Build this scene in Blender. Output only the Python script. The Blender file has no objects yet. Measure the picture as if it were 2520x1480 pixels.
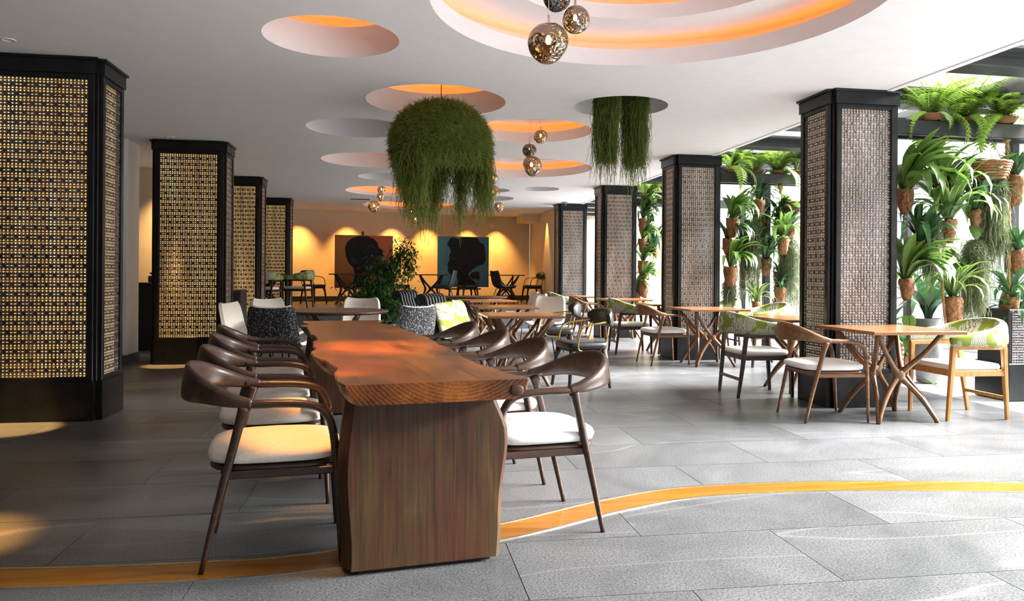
import bpy, math, random
from mathutils import Vector, Matrix
R = math.radians
scene = bpy.context.scene
COL = scene.collection
random.seed(7)

# ------------------------------------------------------------------ camera
# room axes: x to the right, y into the depth, z up; metres; eye height 1.18 m
TH, ROLL, EYE = R(9.06), R(0.4), 1.18
fw = Vector((math.sin(TH), math.cos(TH), 0)); rt = Vector((math.cos(TH), -math.sin(TH), 0)); up = Vector((0, 0, 1))
cx_ = rt * math.cos(ROLL) + up * math.sin(ROLL); cy_ = up * math.cos(ROLL) - rt * math.sin(ROLL)
cam = bpy.data.cameras.new('camera'); camo = bpy.data.objects.new('camera', cam); COL.objects.link(camo)
M4 = Matrix((cx_, cy_, -fw)).transposed().to_4x4(); M4.translation = (0, 0, EYE); camo.matrix_world = M4
cam.sensor_width = 36; cam.lens = 1850 * 36 / 2520; cam.shift_y = -64 / 2520; cam.clip_start = .05
scene.camera = camo

# ------------------------------------------------------------------ sky, sun, exposure
W = bpy.data.worlds.new('sky'); scene.world = W; W.use_nodes = True
wb = W.node_tree.nodes['Background']; wb.inputs[0].default_value = (.93, .97, 1, 1); wb.inputs[1].default_value = 1.7
sun = bpy.data.lights.new('sun', 'SUN'); sun.energy = 56; sun.angle = R(34); sun.color = (1, .985, .975)
suno = bpy.data.objects.new('sun', sun); COL.objects.link(suno)
suno.rotation_euler = Vector((-.9, .04, -.54)).to_track_quat('-Z', 'Y').to_euler()
vs = scene.view_settings
vs.view_transform = 'Standard'; vs.look = 'None'; vs.exposure = 0.24; vs.gamma = 1; vs.use_curve_mapping = False

# ------------------------------------------------------------------ materials
def mat(name):
    m = bpy.data.materials.new(name); m.use_nodes = True
    nt = m.node_tree; return m, nt, nt.nodes['Principled BSDF']
def nd(nt, t, **kw):
    n = nt.nodes.new(t)
    for k, v in kw.items():
        if k in n.inputs: n.inputs[k].default_value = v
        else: setattr(n, k, v)
    return n
def ramp(nt, fac, stops):
    r = nt.nodes.new('ShaderNodeValToRGB'); cr_ = r.color_ramp
    while len(cr_.elements) < len(stops): cr_.elements.new(.5)
    for e, (p, c) in zip(cr_.elements, stops):
        e.position = p; e.color = (c[0], c[1], c[2], 1)
    nt.links.new(fac, r.inputs[0]); return r.outputs[0]
def coords(nt, scale=(1, 1, 1), kind='Object', loc=(0, 0, 0), rot=(0, 0, 0)):
    if kind == 'World': o = nt.nodes.new('ShaderNodeNewGeometry').outputs['Position']
    else: o = nt.nodes.new('ShaderNodeTexCoord').outputs[kind]
    mp = nt.nodes.new('ShaderNodeMapping'); mp.inputs['Scale'].default_value = scale
    mp.inputs['Location'].default_value = loc; mp.inputs['Rotation'].default_value = rot
    nt.links.new(o, mp.inputs[0]); return mp.outputs[0]
def noise(nt, vec, scale, detail=4, rough=.55, dist=0):
    n = nd(nt, 'ShaderNodeTexNoise', Scale=scale, Detail=detail, Roughness=rough, Distortion=dist)
    nt.links.new(vec, n.inputs['Vector']); return n.outputs['Fac']
def mixc(nt, fac, a, b, mode='MIX'):
    n = nt.nodes.new('ShaderNodeMix'); n.data_type = 'RGBA'; n.blend_type = mode
    for s, v in ((0, fac), (6, a), (7, b)):
        if hasattr(v, 'links'): nt.links.new(v, n.inputs[s])
        elif s == 0: n.inputs[0].default_value = v
        else: n.inputs[s].default_value = (v[0], v[1], v[2], 1)
    return n.outputs[2]
def bump(nt, bsdf, h, strength=.2, dist=.01):
    b = nd(nt, 'ShaderNodeBump', Strength=strength, Distance=dist)
    nt.links.new(h, b.inputs['Height']); nt.links.new(b.outputs[0], bsdf.inputs['Normal'])
def plain(name, col, rough=.5, metal=0, nscale=0, var=.25, bmp=0, spec=.5):
    m, nt, b = mat(name)
    b.inputs['Roughness'].default_value = rough; b.inputs['Metallic'].default_value = metal
    b.inputs['Specular IOR Level'].default_value = spec
    b.inputs['Base Color'].default_value = (*col, 1)
    if nscale:
        f = noise(nt, coords(nt), nscale, 5)
        lo = tuple(c * (1 - var) for c in col); hi = tuple(min(1, c * (1 + var)) for c in col)
        nt.links.new(ramp(nt, f, [(.3, lo), (.7, hi)]), b.inputs['Base Color'])
        if bmp: bump(nt, b, f, bmp)
    return m
def wood(name, dark, mid, light, rough=.4, axis='x', scale=1.0, bmp=.08):
    m, nt, b = mat(name)
    s = [14, 14, 14]; s['xyz'.index(axis)] = 1.1
    v = coords(nt, tuple(k * scale for k in s))
    f1 = noise(nt, v, 2.2, 6, .6, .6)
    f2 = noise(nt, v, 9, 3, .5)
    c = ramp(nt, f1, [(.3, dark), (.5, mid), (.72, light)])
    c2 = mixc(nt, .22, c, ramp(nt, f2, [(.35, dark), (.65, light)]))
    nt.links.new(c2, b.inputs['Base Color']); b.inputs['Roughness'].default_value = rough
    bump(nt, b, f1, bmp); return m
def emit(name, col, strength):
    m, nt, b = mat(name)
    b.inputs['Base Color'].default_value = (*col, 1)
    b.inputs['Emission Color'].default_value = (*col, 1); b.inputs['Emission Strength'].default_value = strength
    return m

MAT = {}
def floor_material():
    m, nt, b = mat('grey_granite')
    v = coords(nt, kind='World')
    rnd = nt.nodes.new('ShaderNodeObjectInfo').outputs['Random']
    add = nt.nodes.new('ShaderNodeVectorMath'); add.operation = 'MULTIPLY_ADD'
    comb = nt.nodes.new('ShaderNodeCombineXYZ'); nt.links.new(rnd, comb.inputs[0]); nt.links.new(rnd, comb.inputs[1])
    nt.links.new(comb.outputs[0], add.inputs[0]); add.inputs[1].default_value = (40, 70, 0); nt.links.new(v, add.inputs[2])
    vv = add.outputs[0]
    sp = noise(nt, vv, 110, 3, .8)
    cl = noise(nt, vv, 1.3, 5, .6, 1.2)
    base = ramp(nt, cl, [(.3, (.064, .067, .07)), (.55, (.092, .095, .098)), (.75, (.115, .116, .118))])
    spk = ramp(nt, sp, [(.36, (.16, .16, .16)), (.5, (1, 1, 1)), (.64, (1.7, 1.7, 1.7))])
    c = mixc(nt, .85, base, spk, 'MULTIPLY')
    tone = nd(nt, 'ShaderNodeMapRange'); tone.inputs['To Min'].default_value = .9; tone.inputs['To Max'].default_value = 1.08
    nt.links.new(rnd, tone.inputs['Value'])
    hsv = nd(nt, 'ShaderNodeHueSaturation'); nt.links.new(c, hsv.inputs['Color']); nt.links.new(tone.outputs[0], hsv.inputs['Value'])
    # pale veins wandering across the stone
    vn = nt.nodes.new('ShaderNodeMapping'); vn.inputs['Scale'].default_value = (.35, 1.5, 1); nt.links.new(vv, vn.inputs[0])
    ve = noise(nt, vn.outputs[0], .8, 2, .5, .3)
    vm = ramp(nt, ve, [(.492, (0, 0, 0)), (.5, (.22, .22, .22)), (.508, (0, 0, 0))])
    fin = mixc(nt, vm, hsv.outputs[0], (.3, .3, .3))
    nt.links.new(fin, b.inputs['Base Color'])
    rr = nd(nt, 'ShaderNodeMapRange'); rr.inputs['To Min'].default_value = .26; rr.inputs['To Max'].default_value = .42
    nt.links.new(cl, rr.inputs['Value']); nt.links.new(rr.outputs[0], b.inputs['Roughness'])
    bump(nt, b, sp, .06, .002)
    return m
MAT['granite'] = floor_material()
MAT['grout'] = plain('grout', (.06, .06, .06), .9)
MAT['plaster'] = plain('white_plaster', (.85, .85, .865), .85, 0, 6, .02, .02)
MAT['wallwarm'] = plain('cream_plaster', (.78, .66, .5), .85, 0, 5, .04, .03)
MAT['walldark'] = plain('grey_plaster', (.1, .093, .087), .85, 0, 5, .05)
MAT['black'] = plain('blackened_steel', (.016, .017, .018), .34, .55, 7, .35, .05)
MAT['blackmat'] = plain('matt_black', (.012, .012, .013), .6, 0, 8, .3)
MAT['beam'] = plain('charcoal_beam', (.014, .0155, .0175), .5, 0, 5, .2)
MAT['paving'] = plain('pale_paving', (.76, .77, .79), .7, 0, 3, .06)
MAT['wh_wall'] = plain('garden_wall', (.78, .79, .8), .9, 0, 3, .08)
def perforated_material():
    m, nt, b = mat('punched_bronze')
    f = noise(nt, coords(nt, (1, 1, .35)), 5, 5, .6)
    nt.links.new(ramp(nt, f, [(.35, (.09, .083, .082)), (.6, (.2, .175, .178)), (.8, (.36, .31, .325))]), b.inputs['Base Color'])
    b.inputs['Metallic'].default_value = .85
    rr = nd(nt, 'ShaderNodeMapRange'); rr.inputs['To Min'].default_value = .25; rr.inputs['To Max'].default_value = .5
    nt.links.new(f, rr.inputs['Value']); nt.links.new(rr.outputs[0], b.inputs['Roughness'])
    bump(nt, b, noise(nt, coords(nt), 60, 2), .4, .004); return m
MAT['punched'] = perforated_material()
def diffuser(name, c1, c2, s, streak):
    m, nt, b = mat(name)
    f = noise(nt, coords(nt, (streak, streak, .55)), 1.0, 3, .6)
    c = ramp(nt, f, [(.32, tuple(k * .35 for k in c1)), (.52, c1), (.72, c2)])
    nt.links.new(c, b.inputs['Emission Color']); b.inputs['Emission Strength'].default_value = s
    b.inputs['Base Color'].default_value = (.8, .72, .55, 1); return m
MAT['glow_l'] = diffuser('backlit_diffuser', (1, .56, .15), (1, .82, .42), .8, 9)
MAT['glow_r'] = diffuser('backlit_diffuser_pale', (1, .7, .42), (1, .95, .88), .45, 5)
MAT['led'] = emit('amber_led', (1, .25, .012), 4.6)
MAT['bulb'] = emit('bulb_glow', (1, .55, .16), 60)
MAT['lampface'] = emit('lamp_face', (1, .7, .35), 25)
MAT['chairwood'] = wood('dark_walnut', (.015, .008, .006), (.04, .019, .011), (.082, .038, .02), .36, 'x', 1)
MAT['chairwood_l'] = wood('mid_walnut', (.07, .03, .014), (.17, .075, .03), (.29, .14, .06), .36, 'x', 1)
MAT['chairwood_o'] = wood('honey_oak', (.3, .13, .03), (.47, .22, .055), (.6, .32, .1), .42, 'z', 1)
MAT['tablewood'] = wood('table_walnut', (.1, .036, .013), (.2, .08, .03), (.31, .14, .052), .22, 'x', .7, .03)
MAT['basewood'] = wood('base_walnut', (.07, .03, .011), (.145, .064, .022), (.23, .108, .038), .36, 'z', 1)
MAT['cream'] = plain('cream_upholstery', (.72, .66, .58), .8, 0, 60, .06, .1)
MAT['whitecloth'] = plain('white_upholstery', (.84, .83, .8), .85, 0, 60, .05, .1)
MAT['blackleather'] = plain('black_leather', (.018, .018, .02), .38, 0, 40, .3, .1)
MAT['brass'] = plain('brushed_brass', (.5, .34, .1), .28, 1, 20, .15)
MAT['brasstrim'] = plain('brass_edge', (.75, .68, .55), .3, 1, 20, .1)
MAT['wire'] = plain('black_wire', (.02, .02, .02), .4, .7)
MAT['steelrod'] = plain('pale_rod', (.62, .58, .5), .3, .9)
MAT['rope'] = plain('hemp_rope', (.42, .24, .1), .9, 0, 90, .4, .4)
MAT['coir'] = plain('coir_fibre', (.24, .115, .05), .95, 0, 45, .55, .8)
MAT['wicker'] = plain('wicker', (.24, .11, .045), .8, 0, 50, .5, .5)
MAT['stonepot'] = plain('grey_pot', (.2, .2, .2), .8, 0, 12, .2)
MAT['bark'] = plain('bark', (.08, .055, .035), .9, 0, 30, .4, .4)
def leaf_material(name, c1, c2, tr=.35, rough=.38, stripe=None):
    m, nt, b = mat(name)
    rnd = nt.nodes.new('ShaderNodeObjectInfo').outputs['Random']
    f = noise(nt, coords(nt), 9, 3)
    c = mixc(nt, rnd, ramp(nt, f, [(.3, c1), (.7, c2)]), ramp(nt, f, [(.3, c2), (.8, tuple(k * 1.25 for k in c2))]))
    if stripe:
        uv = nt.nodes.new('ShaderNodeTexCoord').outputs['Object']
        sx = nt.nodes.new('ShaderNodeSeparateXYZ'); nt.links.new(uv, sx.inputs[0])
        ab = nd(nt, 'ShaderNodeMath', operation='ABSOLUTE'); nt.links.new(sx.outputs[1], ab.inputs[0])
        c = mixc(nt, ramp(nt, ab.outputs[0], [(.028, (0, 0, 0)), (.034, (1, 1, 1))]), c, stripe)
    nt.links.new(c, b.inputs['Base Color']); b.inputs['Roughness'].default_value = rough
    t = nt.nodes.new('ShaderNodeBsdfTranslucent'); nt.links.new(c, t.inputs[0])
    mx = nt.nodes.new('ShaderNodeMixShader'); mx.inputs[0].default_value = tr
    nt.links.new(b.outputs[0], mx.inputs[1]); nt.links.new(t.outputs[0], mx.inputs[2])
    nt.links.new(mx.outputs[0], nt.nodes['Material Output'].inputs[0]); return m
MAT['leaf'] = leaf_material('strap_leaf', (.035, .09, .018), (.11, .2, .035))
MAT['leafdark'] = leaf_material('dark_leaf', (.012, .045, .014), (.035, .1, .03), .2)
MAT['leafvar'] = leaf_material('edged_leaf', (.05, .12, .02), (.1, .19, .035), .3, .38, (.42, .5, .14))
MAT['fern'] = leaf_material('fern_frond', (.13, .24, .025), (.27, .4, .06), .45, .5)
MAT['moss'] = leaf_material('spanish_moss', (.07, .1, .014), (.17, .22, .035), .3, .7)
MAT['mossgrey'] = leaf_material('grey_moss', (.07, .09, .045), (.17, .2, .1), .3, .7)
MAT['treeleaf'] = leaf_material('tree_leaf', (.02, .065, .015), (.05, .15, .03), .25, .35)
def palm_fabric(name, dim=1.0):
    m, nt, b = mat(name)
    v = coords(nt)
    vo = nd(nt, 'ShaderNodeTexVoronoi', Scale=8.0); nt.links.new(v, vo.inputs['Vector'])
    w = nd(nt, 'ShaderNodeTexWave', Scale=24.0, Distortion=8.0, Detail=2.0); w.inputs['Detail Scale'].default_value = 1.2
    mp = nt.nodes.new('ShaderNodeVectorMath'); mp.operation = 'MULTIPLY_ADD'
    nt.links.new(vo.outputs['Color'], mp.inputs[0]); mp.inputs[1].default_value = (3, 3, 3); nt.links.new(v, mp.inputs[2])
    nt.links.new(mp.outputs[0], w.inputs['Vector'])
    lines = ramp(nt, w.outputs['Fac'], [(.2, (.16, .17, .09)), (.5, (.46, .47, .34)), (1, (.55, .55, .45))])
    sel = ramp(nt, noise(nt, v, 9, 1, .4), [(.505, (0, 0, 0)), (.53, (1, 1, 1))])
    c = mixc(nt, sel, lines, (.19, .25, .022))
    c = mixc(nt, 1.0, c, (dim, dim, dim), 'MULTIPLY')
    nt.links.new(c, b.inputs['Base Color']); b.inputs['Roughness'].default_value = .85; return m
MAT['palm'] = palm_fabric('palm_print_fabric')
def speckle():
    m, nt, b = mat('speckled_fabric')
    f = noise(nt, coords(nt), 75, 2, .6)
    nt.links.new(ramp(nt, f, [(.54, (.012, .012, .014)), (.62, (.3, .3, .31))]), b.inputs['Base Color'])
    b.inputs['Roughness'].default_value = .8; return m
MAT['speckle'] = speckle()
def slab_material():
    # growth rings round a heart line below the slab: long grain on top, arcs on the sawn end
    m, nt, b = mat('slab_timber')
    v = coords(nt, (1, .035, 1), loc=(-.1, 0, -1.05))
    w = nd(nt, 'ShaderNodeTexWave', wave_type='RINGS', rings_direction='Y', Scale=22.0, Distortion=2.2, Detail=3.0)
    w.inputs['Detail Scale'].default_value = 1.4
    nt.links.new(v, w.inputs['Vector'])
    c = ramp(nt, w.outputs['Fac'], [(0, (.04, .016, .008)), (.45, (.12, .043, .014)), (1, (.2, .075, .022))])
    big = noise(nt, coords(nt, (1.5, .8, 1)), 2.2, 4, .6)
    c = mixc(nt, .55, c, ramp(nt, big, [(.36, (.018, .006, .004)), (.5, (.16, .043, .008)), (.66, (.42, .13, .02))]))
    fine = noise(nt, coords(nt, (30, .9, 30)), 3, 4, .6, .4)
    c = mixc(nt, .5, c, ramp(nt, fine, [(.32, (.25, .2, .18)), (.5, (.85, .85, .85)), (.7, (1.25, 1.2, 1.1))]), 'MULTIPLY')
    nt.links.new(c, b.inputs['Base Color']); b.inputs['Specular IOR Level'].default_value = .22; b.inputs['Roughness'].default_value = .24
    bump(nt, b, w.outputs['Fac'], .04, .004); return m
MAT['slab'] = slab_material()
def leg_material():
    m, nt, b = mat('slab_leg_timber')
    big = noise(nt, coords(nt, (5, 5, 1.0)), 1.0, 4, .6, 1.0)
    fine = noise(nt, coords(nt, (60, 60, 1.6)), 1.6, 4, .6, .3)
    c = ramp(nt, big, [(.3, (.02, .009, .005)), (.45, (.055, .02, .008)), (.55, (.052, .029, .01)), (.7, (.088, .04, .013))])
    c = mixc(nt, .7, c, ramp(nt, fine, [(.3, (.3, .28, .25)), (.5, (.95, .95, .95)), (.7, (1.4, 1.35, 1.2))]), 'MULTIPLY')
    nt.links.new(c, b.inputs['Base Color']); b.inputs['Roughness'].default_value = .5; b.inputs['Specular IOR Level'].default_value = .3
    bump(nt, b, fine, .08, .004); return m
MAT['slableg'] = leg_material()
MAT['bandwood'] = wood('amber_inlay', (.15, .052, .004), (.23, .085, .007), (.3, .12, .014), .25, 'x', .35, .01)
def smoked_glass(name, tint, gl):
    m, nt, b = mat(name)
    for n in list(nt.nodes):
        if n.type == 'BSDF_PRINCIPLED': nt.nodes.remove(n)
    t = nd(nt, 'ShaderNodeBsdfTransparent'); t.inputs[0].default_value = (*tint, 1)
    g = nd(nt, 'ShaderNodeBsdfGlossy', Roughness=.03); g.inputs[0].default_value = (*gl, 1)
    fr = nd(nt, 'ShaderNodeFresnel', IOR=2.0)
    mx = nt.nodes.new('ShaderNodeMixShader'); mr = nd(nt, 'ShaderNodeMapRange'); mr.inputs['To Min'].default_value = .3; nt.links.new(fr.outputs[0], mr.inputs['Value']); nt.links.new(mr.outputs[0], mx.inputs[0])
    nt.links.new(t.outputs[0], mx.inputs[1]); nt.links.new(g.outputs[0], mx.inputs[2])
    bm_ = nd(nt, 'ShaderNodeBump', Strength=.35, Distance=.12)
    nt.links.new(noise(nt, coords(nt), 2.6, 1, .4, .8), bm_.inputs['Height'])
    nt.links.new(bm_.outputs[0], g.inputs['Normal']); nt.links.new(bm_.outputs[0], fr.inputs['Normal'])
    nt.links.new(mx.outputs[0], nt.nodes['Material Output'].inputs[0]); return m
MAT['smoke'] = smoked_glass('smoked_mirror_glass', (.3, .22, .13), (.6, .58, .55))
MAT['smokedark'] = smoked_glass('dark_mirror_glass', (.09, .08, .075), (.4, .4, .42))
def roof_glass():
    m, nt, b = mat('dusty_roof_glass')
    t = nd(nt, 'ShaderNodeBsdfTransparent'); t.inputs[0].default_value = (.9, .92, .9, 1)
    b.inputs['Roughness'].default_value = .3
    f = noise(nt, coords(nt, (1, 4, 1)), 2.5, 5)
    nt.links.new(ramp(nt, f, [(.4, (.75, .74, .7)), (.7, (.5, .42, .33))]), b.inputs['Base Color'])
    mx = nt.nodes.new('ShaderNodeMixShader')
    nt.links.new(ramp(nt, f, [(.4, (.08, .08, .08)), (.75, (.45, .45, .45))]), mx.inputs[0])
    nt.links.new(t.outputs[0], mx.inputs[1]); nt.links.new(b.outputs[0], mx.inputs[2])
    nt.links.new(mx.outputs[0], nt.nodes['Material Output'].inputs[0]); return m
MAT['roofglass'] = roof_glass()

# ------------------------------------------------------------------ mesh helpers
def cr(pts, k=6):
    out = []; n = len(pts)
    for i in range(n - 1):
        p0, p1, p2, p3 = pts[max(i - 1, 0)], pts[i], pts[i + 1], pts[min(i + 2, n - 1)]
        for j in range(k):
            t = j / k
            out.append(tuple(.5 * (2 * b + (c - a) * t + (2 * a - 5 * b + 4 * c - d) * t * t + (3 * b - a - 3 * c + d) * t ** 3)
                             for a, b, c, d in zip(p0, p1, p2, p3)))
    out.append(tuple(pts[-1])); return out
def spow(c, e): return math.copysign(abs(c) ** e, c)
class MB:
    def __init__(s): s.v = []; s.f = []; s.sm = []
    def add(s, v, f, smooth=False):
        o = len(s.v); s.v += [tuple(p) for p in v]; s.f += [tuple(i + o for i in q) for q in f]; s.sm += [smooth] * len(f); return s
    def box(s, c, h, ch=0, rot=None):
        x, y, z = h
        if ch <= 0:
            v = [(a * x, b * y, d * z) for a in (-1, 1) for b in (-1, 1) for d in (-1, 1)]
            f = [(0, 1, 3, 2), (4, 6, 7, 5), (0, 4, 5, 1), (2, 3, 7, 6), (0, 2, 6, 4), (1, 5, 7, 3)]
        else:
            v = []; ix = {}
            for a in (-1, 1):
                for b in (-1, 1):
                    for d in (-1, 1):
                        for k in range(3):
                            q = [a * (x - ch), b * (y - ch), d * (z - ch)]
                            q[k] = (a * x, b * y, d * z)[k]; ix[a, b, d, k] = len(v); v.append(tuple(q))
            f = []
            sg = [(-1, -1), (1, -1), (1, 1), (-1, 1)]
            def key(k, s1, p, q):
                r = [0, 0, 0]; r[k] = s1; o = [i for i in range(3) if i != k]; r[o[0]] = p; r[o[1]] = q; return tuple(r)
            for k in range(3):
                for s1 in (-1, 1):
                    loop = [ix[key(k, s1, p, q) + (k,)] for p, q in sg]
                    if (s1 > 0) == (k == 1): loop.reverse()
                    f.append(tuple(loop))
            for k in range(3):
                o = [i for i in range(3) if i != k]
                for p in (-1, 1):
                    for q in (-1, 1):
                        a = [0, 0, 0]; a[o[0]] = p; a[o[1]] = q
                        lo = a[:]; lo[k] = -1; hi = a[:]; hi[k] = 1
                        f.append((ix[tuple(lo) + (o[0],)], ix[tuple(hi) + (o[0],)], ix[tuple(hi) + (o[1],)], ix[tuple(lo) + (o[1],)]))
            for a in (-1, 1):
                for b in (-1, 1):
                    for d in (-1, 1): f.append(tuple(ix[a, b, d, k] for k in range(3)))
        if rot is not None: v = [tuple(rot @ Vector(p)) for p in v]
        return s.add([(p[0] + c[0], p[1] + c[1], p[2] + c[2]) for p in v], f)
    def tube(s, pts, r, n=8, upv=None, e=1.0, caps=True, smooth=True):
        P = [Vector(p[:3]) for p in pts]; m = len(P)
        if not isinstance(r, list): r = [r] * m
        V = []; prev = None
        for i in range(m):
            t = (P[min(i + 1, m - 1)] - P[max(i - 1, 0)])
            t = t.normalized() if t.length > 1e-9 else Vector((0, 0, 1))
            if upv is not None: sd = t.cross(Vector(upv))
            elif prev is None:
                sd = t.cross(Vector((0, 0, 1)) if abs(t.z) < .9 else Vector((1, 0, 0)))
            else: sd = prev - t * prev.dot(t)
            if sd.length < 1e-6: sd = t.cross(Vector((0, 1, 0))) if prev is None else prev
            sd.normalize(); u2 = sd.cross(t); prev = sd
            a, b = r[i] if isinstance(r[i], (list, tuple)) else (r[i], r[i])
            for j in range(n):
                th = 2 * math.pi * (j + .5) / n
                V.append(P[i] + sd * (a * spow(math.cos(th), e)) + u2 * (b * spow(math.sin(th), e)))
        F = [(i * n + j, i * n + (j + 1) % n, (i + 1) * n + (j + 1) % n, (i + 1) * n + j) for i in range(m - 1) for j in range(n)]
        if caps: F += [tuple(range(n - 1, -1, -1)), tuple((m - 1) * n + j for j in range(n))]
        return s.add(V, F, smooth)
    def lathe(s, prof, c=(0, 0, 0), n=24, smooth=True, sx=1, sy=1):
        V = [(c[0] + sx * r * math.cos(2 * math.pi * j / n), c[1] + sy * r * math.sin(2 * math.pi * j / n), c[2] + z) for r, z in prof for j in range(n)]
        F = [(i * n + j, i * n + (j + 1) % n, (i + 1) * n + (j + 1) % n, (i + 1) * n + j) for i in range(len(prof) - 1) for j in range(n)]
        return s.add(V, F, smooth)
    def pad(s, c, h, e1=.5, e2=.4, nu=24, nv=10, fn=None):
        V = []
        for i in range(nv + 1):
            a = -math.pi / 2 + math.pi * i / nv
            for j in range(nu):
                b = 2 * math.pi * j / nu
                p = [h[0] * spow(math.cos(a), e1) * spow(math.cos(b), e2), h[1] * spow(math.cos(a), e1) * spow(math.sin(b), e2), h[2] * spow(math.sin(a), e1)]
                if fn: p = fn(p)
                V.append((c[0] + p[0], c[1] + p[1], c[2] + p[2]))
        F = [(i * nu + j, i * nu + (j + 1) % nu, (i + 1) * nu + (j + 1) % nu, (i + 1) * nu + j) for i in range(nv) for j in range(nu)]
        return s.add(V, F, True)
    def prism(s, poly, z0, z1):
        n = len(poly)
        V = [(x, y, z0) for x, y in poly] + [(x, y, z1) for x, y in poly]
        F = [tuple(range(n - 1, -1, -1)), tuple(range(n, 2 * n))] + [(i, (i + 1) % n, n + (i + 1) % n, n + i) for i in range(n)]
        return s.add(V, F)
    def mesh(s, name, m):
        me = bpy.data.meshes.new(name); me.from_pydata(s.v, [], s.f); me.update()
        me.polygons.foreach_set('use_smooth', s.sm)
        for k in (m if isinstance(m, (list, tuple)) else [m]): me.materials.append(MAT[k] if isinstance(k, str) else k)
        return me
    def build(s, name, m, parent=None, loc=(0, 0, 0), rz=0):
        return link(name, s.mesh(name, m), parent, loc, rz)
def link(name, me, parent=None, loc=(0, 0, 0), rot=0, scale=None):
    o = bpy.data.objects.new(name, me); COL.objects.link(o); o.parent = parent; o.location = loc
    o.rotation_euler = rot if isinstance(rot, (tuple, list)) or hasattr(rot, 'x') else (0, 0, rot)
    if scale is not None: o.scale = scale
    return o
def tag(o, label, cat, group=None):
    o['label'] = label; o['category'] = cat
    if group: o['group'] = group
    return o
def struct(o): o['kind'] = 'structure'; return o
def thing(name, label, cat, loc=(0, 0, 0), rz=0, group=None):
    return tag(link(name, None, None, loc, rz), label, cat, group)
def dup(root, loc, rz, label, group=None, scale=None):
    r = root.copy(); COL.objects.link(r); r.location = loc; r.rotation_euler = (0, 0, rz); r['label'] = label
    if group: r['group'] = group
    if scale: r.scale = (scale,) * 3
    for ch in root.children:
        c = ch.copy(); COL.objects.link(c); c.parent = r
        for g in ch.children:
            d = g.copy(); COL.objects.link(d); d.parent = c
    return r
# ------------------------------------------------------------------ floor
H = 2.87
TW, TD, JX, JY = 1.24, .59, .50, 3.265          # tile pitch and one joint crossing
X0, X1 = JX - 4 * TW, JX + 4 * TW               # -4.46 .. 5.46
YA, YB = JY - 3 * TD, JY + 23 * TD
fl = struct(MB().box(((X0 + X1) / 2, (YA + YB) / 2, -.06), ((X1 - X0) / 2, (YB - YA) / 2, .05)).build('floor', 'grout'))
tile_me = MB().box((TW / 2, TD / 2, -.006), (TW / 2 - .0018, TD / 2 - .0018, .006)).mesh('tile', 'granite')
half_me = MB().box((TW / 4, TD / 2, -.006), (TW / 4 - .0018, TD / 2 - .0018, .006)).mesh('tile', 'granite')
y = YA; row = -3
while y < YB - .01:
    off = 0 if row % 2 else TW / 2
    xs = X0
    if off: link('tile', half_me, fl, (X0, y, 0)); xs = X0 + off
    while xs < X1 - .01:
        if xs + TW > X1 + .01: link('tile', half_me, fl, (xs, y, 0)); break
        link('tile', tile_me, fl, (xs, y, 0)); xs += TW
    y += TD; row += 1
struct(MB().box(((X0 + X1) / 2, (YB + 24) / 2, -.05), ((X1 - X0) / 2, (24 - YB) / 2, .05)).build('floor_far', 'granite'))
struct(MB().box(((X0 + X1) / 2, (YA - 6) / 2, -.05), ((X1 - X0) / 2, (YA + 6) / 2, .05)).build('floor_near', 'granite'))
struct(MB().box((X1 + 12, 9, -.055), (11.998, 30, .05)).build('floor_terrace', 'paving'))
struct(MB().box((-10, 9, -.2), (40, 40, .05)).build('floor_ground', 'walldark'))
# amber inlay running across the floor in a long S, with two pale metal edges
ctr = cr([(-4.4, 3.9), (-3.3, 3.55), (-2.4, 3.3), (-1.48, 3.155), (-.75, 3.12), (-.2, 3.18), (.53, 3.42), (1.1, 3.71), (1.61, 3.885), (2.33, 3.9),
          (3.03, 3.81), (3.5, 3.72), (4.4, 3.5), (5.6, 3.1), (7.4, 2.3)], 8)
def strip(a, b, z0, z1):
    L, Rr = [], []
    for i, p in enumerate(ctr):
        q0, q1 = ctr[max(i - 1, 0)], ctr[min(i + 1, len(ctr) - 1)]
        t = Vector((q1[0] - q0[0], q1[1] - q0[1])).normalized(); n = Vector((-t.y, t.x))
        L.append((p[0] + n.x * a, p[1] + n.y * a)); Rr.append((p[0] + n.x * b, p[1] + n.y * b))
    m = MB(); V = []; F = []
    for l, r_ in zip(L, Rr): V += [(*l, z1), (*r_, z1), (*l, z0), (*r_, z0)]
    for i in range(len(L) - 1):
        k = 4 * i; F += [(k, k + 1, k + 5, k + 4), (k + 2, k, k + 4, k + 6), (k + 1, k + 3, k + 7, k + 5)]
    return m.add(V, F)
tr = struct(strip(-.088, .088, -.001, .002).build('trim_1', 'bandwood'))
strip(.088, .1, -.001, .004).build('metal_edge', 'brasstrim', tr)
strip(-.1, -.088, -.001, .004).build('metal_edge', 'brasstrim', tr)

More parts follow.
